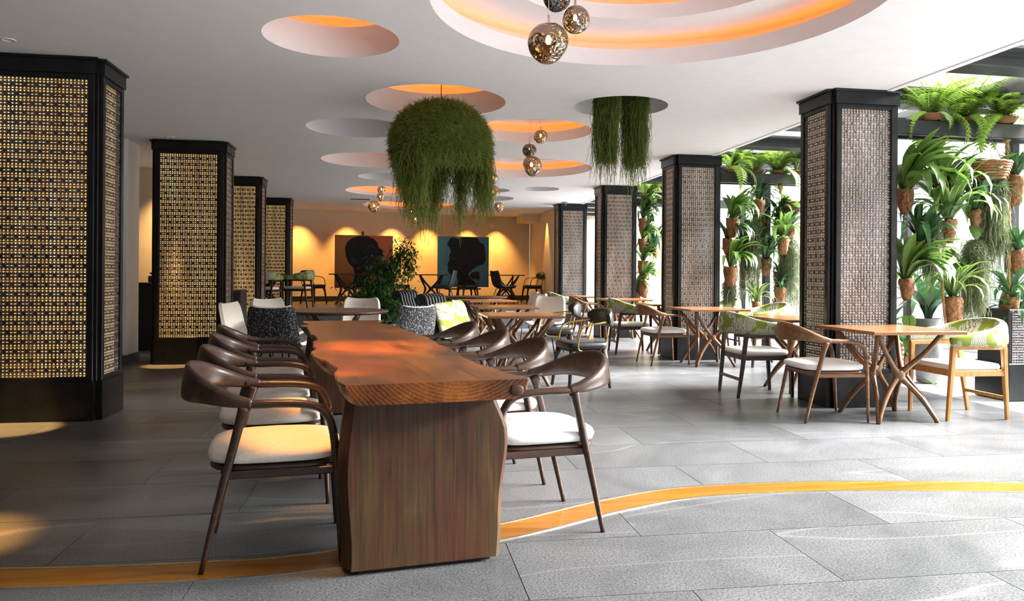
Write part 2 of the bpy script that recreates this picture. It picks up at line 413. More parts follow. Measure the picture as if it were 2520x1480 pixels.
# ------------------------------------------------------------------ ceiling with round recesses
# (x, y, radius, tiers, lit)
HOLES = [(-.44, 5.54, .48, 1, 1), (.415, 7.4, .68, 1, 1), (-.40, 8.92, .59, 1, 0), (-.30, 11.42, .75, 1, 1), (1.6, 4.45, 1.4, 2, 1),
         (2.25, 7.28, .47, 1, 0), (1.6, 8.73, .73, 2, 1), (2.06, 11.8, 1.08, 2, 1), (2.87, 14.55, .38, 1, 0), (.0, 15.6, .95, 2, 1),
         (.43, 18.75, 1.15, 1, 1), (1.9, 15.0, .43, 1, 0), (2.05, 16.6, .62, 1, 0), (-.1, 13.3, .5, 1, 0), (-1.7, 2.2, .8, 1, 1), (2.6, 1.2, 1.1, 2, 1)]
XR = 4.4
cu = bpy.data.curves.new('ceiling', 'CURVE'); cu.dimensions = '2D'; cu.fill_mode = 'BOTH'
def spline(pts):
    s = cu.splines.new('POLY'); s.points.add(len(pts) - 1)
    for p, q in zip(s.points, pts): p.co = (q[0], q[1], 0, 1)
    s.use_cyclic_u = True
spline([(-4.6, -6), (XR, -6), (XR, 22.8), (-4.6, 22.8)])
for hx, hy, hr, *_ in HOLES: spline([(hx + hr * math.cos(a * math.pi / 48), hy + hr * math.sin(a * math.pi / 48)) for a in range(96)])
tmp = bpy.data.objects.new('tmp', cu); COL.objects.link(tmp)
bpy.context.view_layer.update()
me = bpy.data.meshes.new_from_object(tmp.evaluated_get(bpy.context.evaluated_depsgraph_get()))
bpy.data.objects.remove(tmp); me.name = 'ceiling'
me.materials.clear(); me.materials.append(MAT['plaster'])
ceil = struct(link('ceiling', me, None, (0, 0, H)))
def annulus(r0, r1, z, n=96):
    V = [(r * math.cos(2 * math.pi * j / n), r * math.sin(2 * math.pi * j / n), z) for r in (r0, r1) for j in range(n)]
    return V, [(j, (j + 1) % n, n + (j + 1) % n, n + j) for j in range(n)]
for hx, hy, hr, tiers, lit in HOLES:
    w1 = .13 if tiers == 2 else .24
    if hy > 15.5 and lit: w1 = .07
    steps = [(hr, 0, w1)] + ([(hr * .72, w1 + .11, w1 + .11 + .11)] if tiers == 2 else [])
    for k, (r, z0, z1) in enumerate(steps):
        ro = r + .2; zc = z1 + .11
        MB().lathe([(r, z0), (r, z1)], n=96).lathe([(r, z1), (ro, z1)], n=96, smooth=False).lathe([(ro, z1), (ro, zc)], n=96).build('recess_wall', 'plaster', ceil, (hx, hy, 0))
        rin = 0.001 if k == len(steps) - 1 else steps[k + 1][0]
        MB().add(*annulus(rin, ro, zc)).build('recess_ceiling', 'plaster', ceil, (hx, hy, 0))
        if lit: MB().lathe([(r + .12, z1 + .002), (r + .08, z1 + .002), (r + .08, z1 + .008), (r + .12, z1 + .008), (r + .12, z1 + .002)], n=96, smooth=False).build('cove_light_strip', 'led', ceil, (hx, hy, 0))
struct(MB().box((-.1, 8.4, H + .75), (4.5, 14.4, .1)).build('ceiling_sky_blocker', 'plaster'))  # unseen slab, added to block sky light above the recesses
struct(MB().box((XR + .03, 8.4, H + .42), (.03, 14.4, .43)).build('trim_2', 'plaster'))  # fascia added along the ceiling edge to stop sky light leaking in

# ------------------------------------------------------------------ walls
struct(MB().box((-4.56, 8.4, 1.43), (.1, 14.4, 1.43)).build('wall_left', 'walldark'))
struct(MB().box((0, -6.05, 1.43), (4.5, .1, 1.43)).build('wall_rear', 'walldark'))
struct(MB().box((-3.9, 10.43, 1.434), (.57, .23, 1.434)).build('wall_pier', 'plaster'))
struct(MB().box((-3.86, 10.43, .06), (.545, .245, .06)).build('baseboard_pier', 'walldark'))
struct(MB().box((-3.8, 13.05, 1.434), (.66, .08, 1.434)).build('wall_niche', 'wallwarm'))
bw = Vector((.976, .216, 0)).normalized(); ang = math.atan2(bw.y, bw.x)
wbk = struct(MB().box((3.4, .1, 1.434), (3.7, .1, 1.434)).build('wall_back', 'wallwarm', None, (-2.9, 20.53, 0), ang))
struct(MB().box((3.4, -.012, .49), (3.7, .012, .07)).build('baseboard_back', 'blackmat', None, (-2.9, 20.53, 0), ang))
struct(MB().box((4.14, 20.35, 1.434), (.08, 2.0, 1.434)).build('wall_back_right', 'wallwarm'))
struct(MB().box((3.82, 21.2, 2.77), (.24, .5, .1)).build('trim_3', 'wallwarm'))
# raised platform at the far end
pl = struct(MB().box((-.5, 19.5, .21), (4.0, 3.3, .21)).build('floor_platform', 'granite'))
struct(MB().box((3.78, 20.4, .21), (.28, 2.2, .21)).build('floor_platform_side', 'granite'))

# ------------------------------------------------------------------ glazed lean-to on the right with dark rafters
ROOF_Z0, ROOF_Z1, XE = 2.99, 2.98, 5.8          # slopes down to the eaves beam
roof = struct(MB().box((XE + .13, 8.5, ROOF_Z1 + .01), (.14, 14.4, .1), .01).build('trim_roof', 'beam'))
sl = math.atan2(ROOF_Z1 - ROOF_Z0, XE - XR)
rl = math.hypot(XE - XR, ROOF_Z1 - ROOF_Z0)
raf_me = MB().box((rl / 2, 0, -.05), (rl / 2, .13, .05), .008).box((rl / 2, 0, .012), (rl / 2, .3, .012)).box((rl / 2, .02, -.012), (rl / 2, .2, .012)).mesh('rafter', 'beam')
pane_me = MB().box((rl / 2, 0, .035), (rl / 2, .64, .004)).mesh('roof_pane', 'roofglass')
ry = -6.2
while ry < 22:
    link('rafter', raf_me, roof, (XR + .06, ry, ROOF_Z0), (0, -sl, 0))
    link('roof_pane', pane_me, roof, (XR + .06, ry + .65, ROOF_Z0), (0, -sl, 0))
    ry += 1.3
# pale garden wall outside, and a second house far back
struct(MB().box((9.2, 8.5, .95), (.12, 15, .95)).build('wall_garden', 'wh_wall'))
gb = struct(MB().box((6.9, 23.4, 1.7), (2.6, .15, 1.7)).build('wall_garden_back', 'wallwarm'))
for k in range(7): MB().box((4.75 + .0, 23.22, .5 + k * .16), (.45, .03, .055)).build('louvre_slat', 'beam', gb)

# ------------------------------------------------------------------ perforated columns
def perf(w, h, cw=.0285, ph=.0735):
    nx = max(1, round(w / cw)); cw = w / nx; nz = max(1, round(h / ph)); ph = h / nz
    rows = [(.0, .333, 'u'), (.333, .666, 'd'), (.666, 1.0, 'o')]
    m = MB(); V = []; F = []
    for j in range(nz):
        for a, b, k in rows:
            z0, z1 = (j + a) * ph, (j + b) * ph
            zc = (z0 + z1) / 2; hh = (z1 - z0) / 2
            for i in range(nx):
                x0, x1 = -w / 2 + i * cw, -w / 2 + (i + 1) * cw; xc = (x0 + x1) / 2; hw = cw / 2
                o = len(V); V += [(x0, 0, z0), (x1, 0, z0), (x1, 0, z1), (x0, 0, z1)]
                if k == 'o' and (i + j) % 3 == 2: F.append((o, o + 1, o + 2, o + 3)); continue
                if k == 'd': q = [(-.64, -.64), (.64, -.64), (.15, .54), (-.15, .54)]
                elif k == 'u': q = [(-.15, -.54), (.15, -.54), (.64, .64), (-.64, .64)]
                else: q = [(0, -.5), (.7, 0), (0, .5), (-.7, 0)]
                V += [(xc + p * hw, -.0035, zc + r_ * hh) for p, r_ in q]
                if k == 'o':
                    F += [(o, o + 1, o + 4), (o + 1, o + 5, o + 4), (o + 1, o + 2, o + 5), (o + 2, o + 6, o + 5), (o + 2, o + 3, o + 6), (o + 3, o + 7, o + 6), (o + 3, o, o + 7), (o, o + 4, o + 7)]
                else:
                    F += [(o + e, o + (e + 1) % 4, o + 4 + (e + 1) % 4, o + 4 + e) for e in range(4)]
    return m.add(V, F).mesh('perforated_panel', 'punched')
PZ0, PZ1 = .34, H - .145
def notched(w, d, c):
    a, b = w / 2, d / 2
    return [(-a + c, -b), (a - c, -b), (a - c, -b + c), (a, -b + c), (a, b - c), (a - c, b - c), (a - c, b), (-a + c, b), (-a + c, b - c), (-a, b - c), (-a, -b + c), (-a + c, -b + c)]
def panel_frame(w):
    z0, z1 = .31, H - .13
    m = MB()
    for s in (-1, 1): m.box((s * (w / 2 - .025), .012, (z0 + z1) / 2), (.025, .014, (z1 - z0) / 2), .004)
    for z in (z0 + .02, z1 - .02): m.box((0, .013, z), (w / 2 - .05, .012, .02), .003)
    return m.mesh('panel_frame', 'black')
def make_column(w, d, glow, label, loc):
    t = thing('perforated_column', label, 'column', loc, 0, 'perforated metal columns')
    c = .05
    MB().prism(notched(w + .015, d + .015, c), 0, .31).build('plinth', 'black', t)
    MB().prism(notched(w + .025, d + .025, c), H - .13, H - .004).prism(notched(w + .06, d + .06, c), H - .022, H - .003).build('cornice', 'black', t)
    MB().box((0, 0, H / 2), (w / 2 - .05, d / 2 - .05, H / 2 - .15)).build('light_core', glow, t)
    post = MB().box((0, 0, (H + .18) / 2), (.033, .033, (H - .44) / 2), .004).mesh('corner_post', 'black')
    for sx in (-1, 1):
        for sy in (-1, 1): link('corner_post', post, t, (sx * (w / 2 - .064), sy * (d / 2 - .064), 0))
    for width, dist in ((w, d), (d, w)):
        fw_ = width - 2 * c; fm = panel_frame(fw_); pm = perf(fw_ - .1, PZ1 - PZ0)
        for k in (0, 1):
            rz = (0 if width == w else math.pi / 2) + k * math.pi
            o = Vector((0, -dist / 2, 0)); o.rotate(Matrix.Rotation(rz, 3, 'Z'))
            fo = link('panel_frame', fm, t, o, rz)
            link('perforated_panel', pm, fo, (0, .014, PZ0))
            if width == w: MB().box((0, .03, H - .16), (.01, .004, .006)).build('screw_plate', 'black', fo)
    return t
LW, LD, RW, RD = .9, .56, .69, .57
lx, rx = -2.28 - LW / 2, 3.88 + RW / 2
lcol = make_column(LW, LD, 'glow_l', 'perforated metal column glowing amber at the left edge of the picture', (lx, 6.38 + LD / 2, 0))
for yy, lb in ((10.15, 'amber-lit perforated column between the white wall pier and the cream shell chair'), (13.75, 'amber-lit perforated column standing behind the low black cabinet'),
               (17.5, 'farthest of the four amber-lit perforated columns on the left, by the back wall')):
    dup(lcol, (lx + (.15 if yy < 11 else 0), yy + LD / 2, 0), 0, lb)
rcol = make_column(RW, RD, 'glow_r', 'large perforated metal column right behind the square table with the honey-framed chair', (rx, 6.2 + RD / 2, 0))
for yy, lb in ((9.97, 'second perforated column on the right, behind the table with the dark wooden armchair'), (13.65, 'third perforated column on the right, under the hanging moss tips'),
               (17.35, 'farthest perforated column on the right, next to the orange-lit side wall')):
    dup(rcol, (rx, yy + RD / 2, 0), 0, lb)
# ------------------------------------------------------------------ furniture builders (all face +x at rotation 0)
def make_armchair(label, wood_m='chairwood', seat_m='cream', group=None):
    t = thing('open_armchair', label, 'chair', group=group)
    for s in (1, -1):
        MB().tube(cr([(-.272, s * .245, 0, .0105), (-.215, s * .252, .25, .0155), (-.165, s * .262, .45, .018), (-.13, s * .27, .59, .020), (-.112, s * .275, .655, .026)], 3),
                  [p[3] for p in cr([(0, 0, 0, .0105), (0, 0, 0, .0155), (0, 0, 0, .018), (0, 0, 0, .020), (0, 0, 0, .026)], 3)], 8).build('leg', wood_m, t)
        MB().tube(cr([(.264, s * .245, 0), (.25, s * .25, .25), (.24, s * .256, .42), (.228, s * .262, .54)], 3),
                  [.0105, .012, .0135, .015, .016, .017, .0175, .018, .018, .018], 8).build('leg', wood_m, t)
        MB().tube(cr([(.228, s * .262, .535), (.213, s * .266, .59), (.175, s * .272, .638), (.1, s * .278, .658), (0, s * .281, .663), (-.08, s * .28, .664), (-.15, s * .274, .672)], 4),
                  [(.018, .0175)] * 9 + [(.020, .0165)] * 8 + [(.021, .018)] * 8, 8, (0, 0, 1)).build('armrest', wood_m, t)
    half = [(-.085, .281, .666, .019, .018), (-.17, .27, .682, .02, .03), (-.265, .225, .71, .019, .048), (-.33, .13, .726, .016, .068), (-.362, 0, .731, .015, .077)]
    prof = cr(half + [(p[0], -p[1], *p[2:]) for p in half[-2::-1]], 5)
    MB().tube(prof, [(p[3], p[4]) for p in prof], 10, (.12, 0, 1), .7).build('backrest', wood_m, t)
    def dome(p): p[2] += .012 * max(0, 1 - (p[0] / .28) ** 2 - (p[1] / .28) ** 2) * (p[2] > 0); return p
    MB().pad((0, 0, .447), (.268, .268, .034), .5, .5, 28, 10, dome).build('seat_cushion', seat_m, t)
    fr = MB().pad((0, 0, .404), (.256, .258, .011), .25, .45, 28, 6)
    for s in (1, -1): fr.box((.03, s * .247, .382), (.21, .012, .016), .004)
    for x in (.235, -.17): fr.box((x, 0, .382), (.012, .24, .016), .004)
    fr.build('seat_frame', wood_m, t)
    return t
def make_tub(label, wood_m='chairwood_l', group=None):
    t = thing('tub_armchair', label, 'armchair', group=group)
    for s in (1, -1):
        MB().tube([(.262, s * .238, 0), (.248, s * .25, .3), (.238, s * .258, .5), (.232, s * .262, .6)], [.014, .018, .0195, .022], 8, (1, 0, 0), .35, smooth=False).build('leg', wood_m, t)
        MB().tube([(-.285, s * .228, 0), (-.25, s * .246, .3), (-.232, s * .256, .5), (-.222, s * .262, .6)], [.014, .018, .0195, .022], 8, (1, 0, 0), .35, smooth=False).build('leg', wood_m, t)
        MB().tube(cr([(.248, s * .262, .602), (.1, s * .264, .607), (-.1, s * .264, .607), (-.238, s * .262, .602)], 2), (.017, .02), 8, (0, 0, 1), .35, smooth=False).build('arm_rail', wood_m, t)
    fr = MB()
    for s in (1, -1): fr.box((0, s * .25, .39), (.235, .013, .024), .004)
    for x in (.243, -.235): fr.box((x, 0, .39), (.013, .24, .024), .004)
    fr.build('seat_frame', wood_m, t)
    MB().box((-.265, 0, .18), (.012, .226, .014), .003).build('stretcher', wood_m, t)
    MB().pad((0, 0, .437), (.252, .24, .032), .4, .3, 28, 8).build('seat_cushion', 'whitecloth', t)
    half = [(.262, .272, .652, .022, .034), (.2, .281, .662, .032, .047), (.05, .288, .674, .036, .06), (-.12, .28, .69, .037, .076), (-.25, .22, .712, .038, .097), (-.305, .11, .722, .038, .108), (-.32, 0, .725, .038, .112)]
    prof = cr(half + [(p[0], -p[1], *p[2:]) for p in half[-2::-1]], 4)
    MB().tube(prof, [(p[3], p[4]) for p in prof], 12, (.1, 0, 1), .6).build('upholstered_back', 'palm', t)
    return t
def make_xtable(label, round_top=0, top_m='tablewood', size=.41, group=None, base_m='basewood'):
    t = thing('cross_leg_table', label, 'table', group=group)
    m = MB()
    if round_top: m.lathe([(.001, .718), (round_top - .03, .718), (round_top, .735), (round_top, .748), (round_top - .004, .752), (.001, .752)], n=56, smooth=False)
    else: m.box((0, 0, .738), (size, size, .014), .004)
    m.build('tabletop', top_m, t)
    for k in range(4):
        a = k * math.pi / 2
        def P(x, y, z): return (x * math.cos(a) - y * math.sin(a), x * math.sin(a) + y * math.cos(a), z)
        ft, tp, nz = .265, .285, .375
        mm = MB()
        for s in (-1, 1):
            pts = cr([P(s * tp, -tp, .724), P(s * .17, -.225, .56), P(s * .028, -.152, nz + .03), P(-s * .028, -.152, nz - .03), P(-s * .16, -.205, .19), P(-s * ft, -ft, 0)], 3)
            mm.tube(pts, [.02] * 3 + [.021] * 3 + [.027] * 4 + [.022] * 3 + [.018] * 3, 8)
        mm.pad(P(0, -.152, nz), (.05, .03, .05) if k % 2 == 0 else (.03, .05, .05), .8, .8, 12, 8)
        mm.build('cross_leg', base_m, t)
    return t
def make_brass_chair(label, tube_m='brass', group=None):
    t = thing('metal_arm_chair', label, 'chair', group=group)
    MB().pad((0, 0, .445), (.225, .225, .04), .35, .3, 28, 8).build('seat_cushion', 'blackleather', t)
    for sx in (1, -1):
        for s in (1, -1):
            MB().tube([(sx * .235, s * .215, 0), (sx * .2, s * .185, .3), (sx * .175, s * .17, .41)], [(.012, .014), (.018, .022), (.03, .03)], 8, (1, 0, 0), .45).build('leg', 'chairwood', t)
    MB().box((0, 0, .395), (.19, .19, .014), .006).build('seat_frame', 'chairwood', t)
    for s in (1, -1):
        MB().tube(cr([(-.05, s * .2, .39), (.1, s * .235, .395), (.15, s * .24, .43), (.135, s * .243, .55), (.1, s * .243, .63), (.02, s * .243, .665), (-.1, s * .238, .68), (-.23, s * .2, .7), (-.27, s * .12, .71)], 4), .009, 8).build('armrest_tube', tube_m, t)
        MB().tube([(-.12, s * .2, .39), (-.2, s * .2, .5), (-.25, s * .18, .72)], .009, 8).build('back_post', tube_m, t)
    half = [(-.2, .235, .72, .02, .05), (-.25, .19, .725, .026, .085), (-.29, .1, .73, .03, .1), (-.3, 0, .73, .03, .105)]
    prof = cr(half + [(p[0], -p[1], *p[2:]) for p in half[-2::-1]], 4)
    MB().tube(prof, [(p[3], p[4]) for p in prof], 10, (.15, 0, 1), .6).build('back_pad', 'blackleather', t)
    return t
def make_shell(label, inner='cream', outer='speckle', group=None):
    t = thing('shell_chair', label, 'chair', group=group)
    prof = cr([(.25, .43, .22), (.12, .425, .235), (-.06, .425, .235), (-.17, .46, .235), (-.225, .56, .235), (-.26, .7, .228), (-.285, .8, .215), (-.3, .845, .185)], 3)
    def grid(off):
        V = []; n = 11
        for i, p in enumerate(prof):
            q0, q1 = prof[max(i - 1, 0)], prof[min(i + 1, len(prof) - 1)]
            tx, tz = q1[0] - q0[0], q1[1] - q0[1]; l = math.hypot(tx, tz) or 1; nx, nz = tz / l, -tx / l   # points up / forward
            for j in range(n):
                u = -1 + 2 * j / (n - 1); curl = .055 * abs(u) ** 3
                V.append((p[0] + nx * (curl - off), u * p[2] * (1 + .1 * off / .03), p[1] + nz * (curl - off)))
        return V, n
    Vi, n = grid(0); Vo, _ = grid(.028); m = len(prof)
    F = [(i * n + j, i * n + j + 1, (i + 1) * n + j + 1, (i + 1) * n + j) for i in range(m - 1) for j in range(n - 1)]
    MB().add(Vi, F, True).build('seat_shell', inner, t)
    o = MB().add(Vo, F, True)
    edge = [j for j in range(n)] + [i * n + n - 1 for i in range(1, m)] + [(m - 1) * n + j for j in range(n - 2, -1, -1)] + [i * n for i in range(m - 2, 0, -1)]
    o.build('outer_shell', outer, t)
    k = len(edge)
    MB().add([Vi[e] for e in edge] + [Vo[e] for e in edge], [(i, (i + 1) % k, k + (i + 1) % k, k + i) for i in range(k)], True).build('edge_piping', inner, t)
    for sx in (1, -1):
        for s in (1, -1): MB().tube([(sx * .23 - .02, s * .22, 0), (sx * .13, s * .13, .4), (sx * .05, s * .05, .405)], .009, 8).build('leg', 'wire', t)
    return t

# ------------------------------------------------------------------ the live-edge table and its chairs
TA = R(8.54); TC = Vector((-.125, 4.82, 0))
def tf(u, v): return (TC.x + u * math.cos(TA) - v * math.sin(TA), TC.y + u * math.sin(TA) + v * math.cos(TA))
tb = thing('live_edge_table', 'long dark timber table with a live-edge slab top on thick plank legs', 'table', (TC.x, TC.y, 0), TA)
HL = 1.95
def edge_l(v):
    e = -.355 + .022 * math.sin(v * 3.1 + .4) + .012 * math.sin(v * 8.3) + .006 * math.sin(v * 21)
    for c_, w_, d_ in ((1.55, .09, .05), (1.15, .07, .035), (-.75, .2, -.03), (-1.75, .15, -.015)): e += d_ * math.exp(-((v - c_) / w_) ** 2)
    return e
def edge_r(v):
    e = .345 + .02 * math.sin(v * 2.7 + 1.9) + .012 * math.sin(v * 7.1 + 1) + .005 * math.sin(v * 19)
    for c_, w_, d_ in ((-1.9, .08, .04), (1.7, .25, -.1), (.6, .3, .02)): e += d_ * math.exp(-((v - c_) / w_) ** 2)
    return e
V = []; F = []; NV = 90
for i in range(NV + 1):
    v = -HL + 2 * HL * i / NV; l, r_ = edge_l(v), edge_r(v)
    bl, br = .045 + .012 * math.sin(v * 5), .04 + .012 * math.sin(v * 6 + 2)
    ring = [(l + .004, .765), (l, .758), (l + bl * .35, .725), (l + bl, .686), (r_ - br, .686), (r_ - br * .3, .72), (r_, .755), (r_ - .004, .765)]
    nx = 10
    tops = [(ring[-1][0] + (ring[0][0] - ring[-1][0]) * k / nx, .765) for k in range(1, nx)]
    ring += tops; V += [(x, v, z) for x, z in ring]
n = len(ring)
for i in range(NV): F += [(i * n + j, (i + 1) * n + j, (i + 1) * n + (j + 1) % n, i * n + (j + 1) % n) for j in range(n)]
F += [tuple(range(n)), tuple(NV * n + j for j in range(n - 1, -1, -1))]
MB().add(V, F).build('slab_top', 'slab', tb)
MB().pad((.33, -HL - .002, .722), (.03, .006, .022), .9, .9, 14, 8).build('knot', 'slableg', tb)
for s in (-1, 1):
    V = []; F = []; NZ = 24
    yn = s * (HL - .13); yf = s * (HL - .35)
    y0, y1 = min(yn, yf), max(yn, yf)
    for i in range(NZ + 1):
        z = .02 + .666 * i / NZ
        l = -.315 + .012 * math.sin(z * 9 + 1) + .02 * (z - .3)
        r_ = .305 + .035 * math.exp(-((z - .45) / .2) ** 2) - .03 * max(0, z - .55) / .13 + .006 * math.sin(z * 14)
        b = .04 + .01 * math.sin(z * 7)
        V += [(x, y_, z) for x, y_ in [(l + .012, y0), (r_ - .02, y0), (r_, y0 + .025), (r_ - .01, y1 - .03), (r_ - b, y1), (l + b, y1), (l - .015, y1 - .06), (l - .02, y0 + .07)]]
    F = [(i * 8 + j, i * 8 + (j + 1) % 8, (i + 1) * 8 + (j + 1) % 8, (i + 1) * 8 + j) for i in range(NZ) for j in range(8)] + [tuple(range(7, -1, -1)), tuple(NZ * 8 + j for j in range(8))]
    lg = MB().add(V, F).build('leg', 'slableg', tb)
    MB().box((0, (y0 + y1) / 2, .01), (.27, .08, .01)).build('foot_block', 'blackmat', lg)
ac = make_armchair('dark walnut armchair with amber-lit seat, nearest on the slab table left side', group='armchairs at the slab table')
labs_l = [None, 'second dark walnut armchair from the camera on the left side of the slab table', 'third dark walnut armchair from the camera on the left side of the slab table',
          'fourth and farthest dark walnut armchair on the left side of the slab table']
labs_r = ['walnut armchair with white seat nearest the camera on the right side of the slab table', 'second walnut armchair from the camera on the right side of the slab table',
          'third walnut armchair from the camera on the right side of the slab table', 'farthest walnut armchair on the right side of the slab table, below the green cushion']
acr = make_armchair(labs_r[0], 'chairwood', 'whitecloth', 'armchairs at the slab table')
for k, v in enumerate((.53, 1.33, 2.1, 2.92)):
    p = tf(-.575 - .012 * k, v - HL + .03); a = TA + R((-2, 1, 0, 2)[k])
    if k == 0: ac.location = (*p, 0); ac.rotation_euler = (0, 0, a)
    else: dup(ac, (*p, 0), a, labs_l[k])
    p = tf(.585, v - HL + .04); a = TA + math.pi + R((0, 2, -2, 1)[k])
    if k == 0: acr.location = (*p, 0); acr.rotation_euler = (0, 0, a)
    else: dup(acr, (*p, 0), a, labs_r[k])

# ------------------------------------------------------------------ tables by the right-hand columns
PI = math.pi
wc = make_armchair('walnut armchair with a white seat, left of the table before the large right column', 'chairwood_l', 'whitecloth', 'walnut armchairs by the columns')
wc.location = (3.57, 5.82, 0); wc.rotation_euler = (0, 0, R(-3))
dup(wc, (3.6, 9.66, 0), R(4), 'walnut armchair with a white seat beside the table before the second right column')
dup(wc, (3.55, 13.3, 0), R(-4), 'farthest walnut armchair with a white seat, before the third right column')
gc = make_tub('honey-framed tub armchair with green palm-print back at the right edge of the picture', 'chairwood_o', 'palm-print tub armchairs')
gc.location = (4.79, 5.77, 0); gc.rotation_euler = (0, 0, PI + R(-2))
gd = make_tub('dark-framed palm-print tub armchair turned away, just left of the large right column', 'chairwood', 'palm-print tub armchairs')
gd.location = (3.6, 7.04, 0); gd.rotation_euler = (0, 0, R(-2))
dup(gd, (4.86, 9.35, 0), PI + R(2), 'palm-print tub armchair facing left behind the dark-framed tub armchair')
dup(gd, (3.6, 11.05, 0), R(-3), 'palm-print tub armchair turned away, left of the second right column')
dup(gd, (5.02, 11.1, 0), PI + R(-4), 'palm-print tub armchair half hidden by the second right column')
dup(gd, (3.45, 14.9, 0), R(3), 'palm-print tub armchair farthest back on the right, near the farthest column')
xt = make_xtable('square walnut table on crossed legs before the large right column', group='square cross-leg tables')
xt.location = (4.12, 5.75, 0)
for loc, rz, lb in [((4.22, 7.27, 0), 0, 'square walnut table peeping out left of the large right column'), ((4.15, 9.47, 0), 0, 'square walnut table before the second right column'),
                    ((4.22, 11.05, 0), 0, 'square walnut table hidden behind the second right column'), ((4.15, 13.15, 0), 0, 'square walnut table before the third right column'),
                    ((4.1, 14.9, 0), 0, 'square walnut table behind the third right column'),
                    ((1.38, 8.05, 0), 0, 'nearest of the square tables in the middle of the room, with black padded chairs'), ((1.5, 10.1, 0), R(2), 'second square table in the middle of the room, behind the nearest one'),
                    ((1.55, 12.5, 0), R(12), 'farthest square table in the middle of the room, below the round table')]:
    dup(xt, loc, rz, lb)
rtb = make_xtable('round dark table among cream and black shell chairs beyond the slab table', .62, 'chairwood', group='round tables')
rtb.location = (-.66, 8.95, 0)
dup(rtb, (1.6, 14.5, 0), R(20), 'round dark table before the raised platform, in the middle of the room')
bc = make_brass_chair('black padded chair with brass tube arms right of the nearest middle table', group='brass-arm chairs')
bc.location = (1.98, 7.75, 0); bc.rotation_euler = (0, 0, PI + R(12))
dup(bc, (2.12, 9.65, 0), PI + R(-8), 'second black padded chair with brass tube arms, behind the first one')
# shell chairs
sc_ = make_shell('cream shell chair facing right, by the second amber-lit column', group='shell chairs')
sc_.location = (-1.5, 8.5, 0); sc_.rotation_euler = (0, 0, R(-14))
for loc, rz, lb in [((-1.12, 7.9, 0), R(80), 'speckled black shell chair seen from behind, at the left corner of the slab table'), ((-1.4, 9.75, 0), R(-50), 'cream shell chair behind the left side of the round table'),
                    ((-.42, 10.0, 0), R(-95), 'cream shell chair behind the right side of the round table'), ((.12, 8.0, 0), R(125), 'speckled black shell chair seen from behind, right of the slab table far end'),
                    ((2.28, 12.6, 0), PI + R(10), 'grey shell chair right of the farthest middle square table'), ((2.28, 11.1, 0), PI + R(60), 'speckled shell chair turned from the camera behind the second brass-arm chair'),
                    ((2.4, 13.9, 0), PI + R(5), 'small grey shell chair right of the round table before the platform')]:
    dup(sc_, loc, rz, lb)
# ribbed lounge seats with scrolled tops, and their cushions
def make_rib_seat(label, loc, rz, n=7):
    t = thing('ribbed_lounge_seat', label, 'bench', loc, rz, 'ribbed lounge seats')
    path = [(-.36 + .075 * (1 - k / 16 * .75) * math.cos(a), .86 + .075 * (1 - k / 16 * .75) * math.sin(a)) for k in range(15, -1, -1) for a in [R(10 + k * 30)]]
    path += [(-.272, .8), (-.22, .66), (-.15, .5), (-.08, .42), (.05, .395), (.28, .4), (.38, .4), (.42, .37), (.425, .2), (.42, 0)]
    path = cr(path, 2)
    rear = [(-.2, .6), (-.27, .35), (-.34, 0)]
    me = MB().tube([(x, 0, z) for x, z in path], (.016, .022), 8, (0, 1, 0), .3, smooth=False).tube([(x, 0, z) for x, z in rear], (.016, .022), 8, (0, 1, 0), .3, smooth=False).mesh('rib', 'blackleather')
    for k in range(n): link('rib', me, t, (0, (k - (n - 1) / 2) * .085, 0))
    MB().tube([(-.1, -.3, .4), (-.1, .3, .4)], .012, 8).tube([(.35, -.3, .36), (.35, .3, .36)], .012, 8).build('cross_bar', 'wire', t)
    return t
make_rib_seat('black ribbed lounge seat with scrolled top, nearer one, holding the green cushions', (.78, 9.1, 0), R(-28))
make_rib_seat('black ribbed lounge seat with scrolled top, farther one, beside the potted tree', (.5, 11.0, 0), R(-28))
def cushion(label, loc, rot, s=.22):
    def pin(p):
        q = (abs(p[0]) / s) ** 2 * (abs(p[1]) / s) ** 2; p[0] *= 1 + .08 * q; p[1] *= 1 + .08 * q; return p
    o = MB().pad((0, 0, 0), (s, s, .065), 1.0, .35, 28, 10, pin).build('throw_cushion', 'palm', None, loc)
    o.rotation_euler = rot; return tag(o, label, 'cushion', 'palm-print cushions')
cushion('green palm-print cushion leaning on the nearer black ribbed seat, front one', (.66, 9.0, .63), (R(8), R(72), R(-28)))
cushion('green palm-print cushion leaning on the nearer black ribbed seat, rear upper one', (.86, 9.36, .64), (R(-6), R(70), R(-28)), .23)

# low cabinet, counter and till
cb = thing('low_cabinet', 'low matt black cabinet in front of the third amber-lit column', 'cabinet', (-2.72, 12.85, 0))
MB().box((0, 0, .45), (.33, .25, .45), .006).build('cabinet_body', 'blackmat', cb)
for s in (-1, 1): MB().box((s * .165, -.262, .47), (.155, .01, .4), .004).build('cabinet_door', 'blackmat', cb)
ct = thing('service_counter', 'dark service counter in the lit niche behind the wall pier', 'counter', (-3.72, 12.3, 0))
MB().box((0, 0, .49), (.6, .3, .49), .006).build('counter_body', 'blackmat', ct)
MB().box((0, -.02, 1.0), (.63, .34, .02), .006).build('counter_top', 'black', ct)
tl = thing('till_printer', 'small black till printer with a pale front on the service counter', 'till', (-3.48, 12.22, 1.022))
MB().box((0, 0, .05), (.17, .12, .05), .012).build('printer_body', 'blackmat', tl)
MB().box((.06, -.125, .05), (.08, .008, .03), .003).build('front_panel', 'stonepot', tl)
MB().box((-.03, .02, .12), (.13, .1, .008), .003, Matrix.Rotation(R(-14), 3, 'X')).build('screen', 'blackmat', tl)

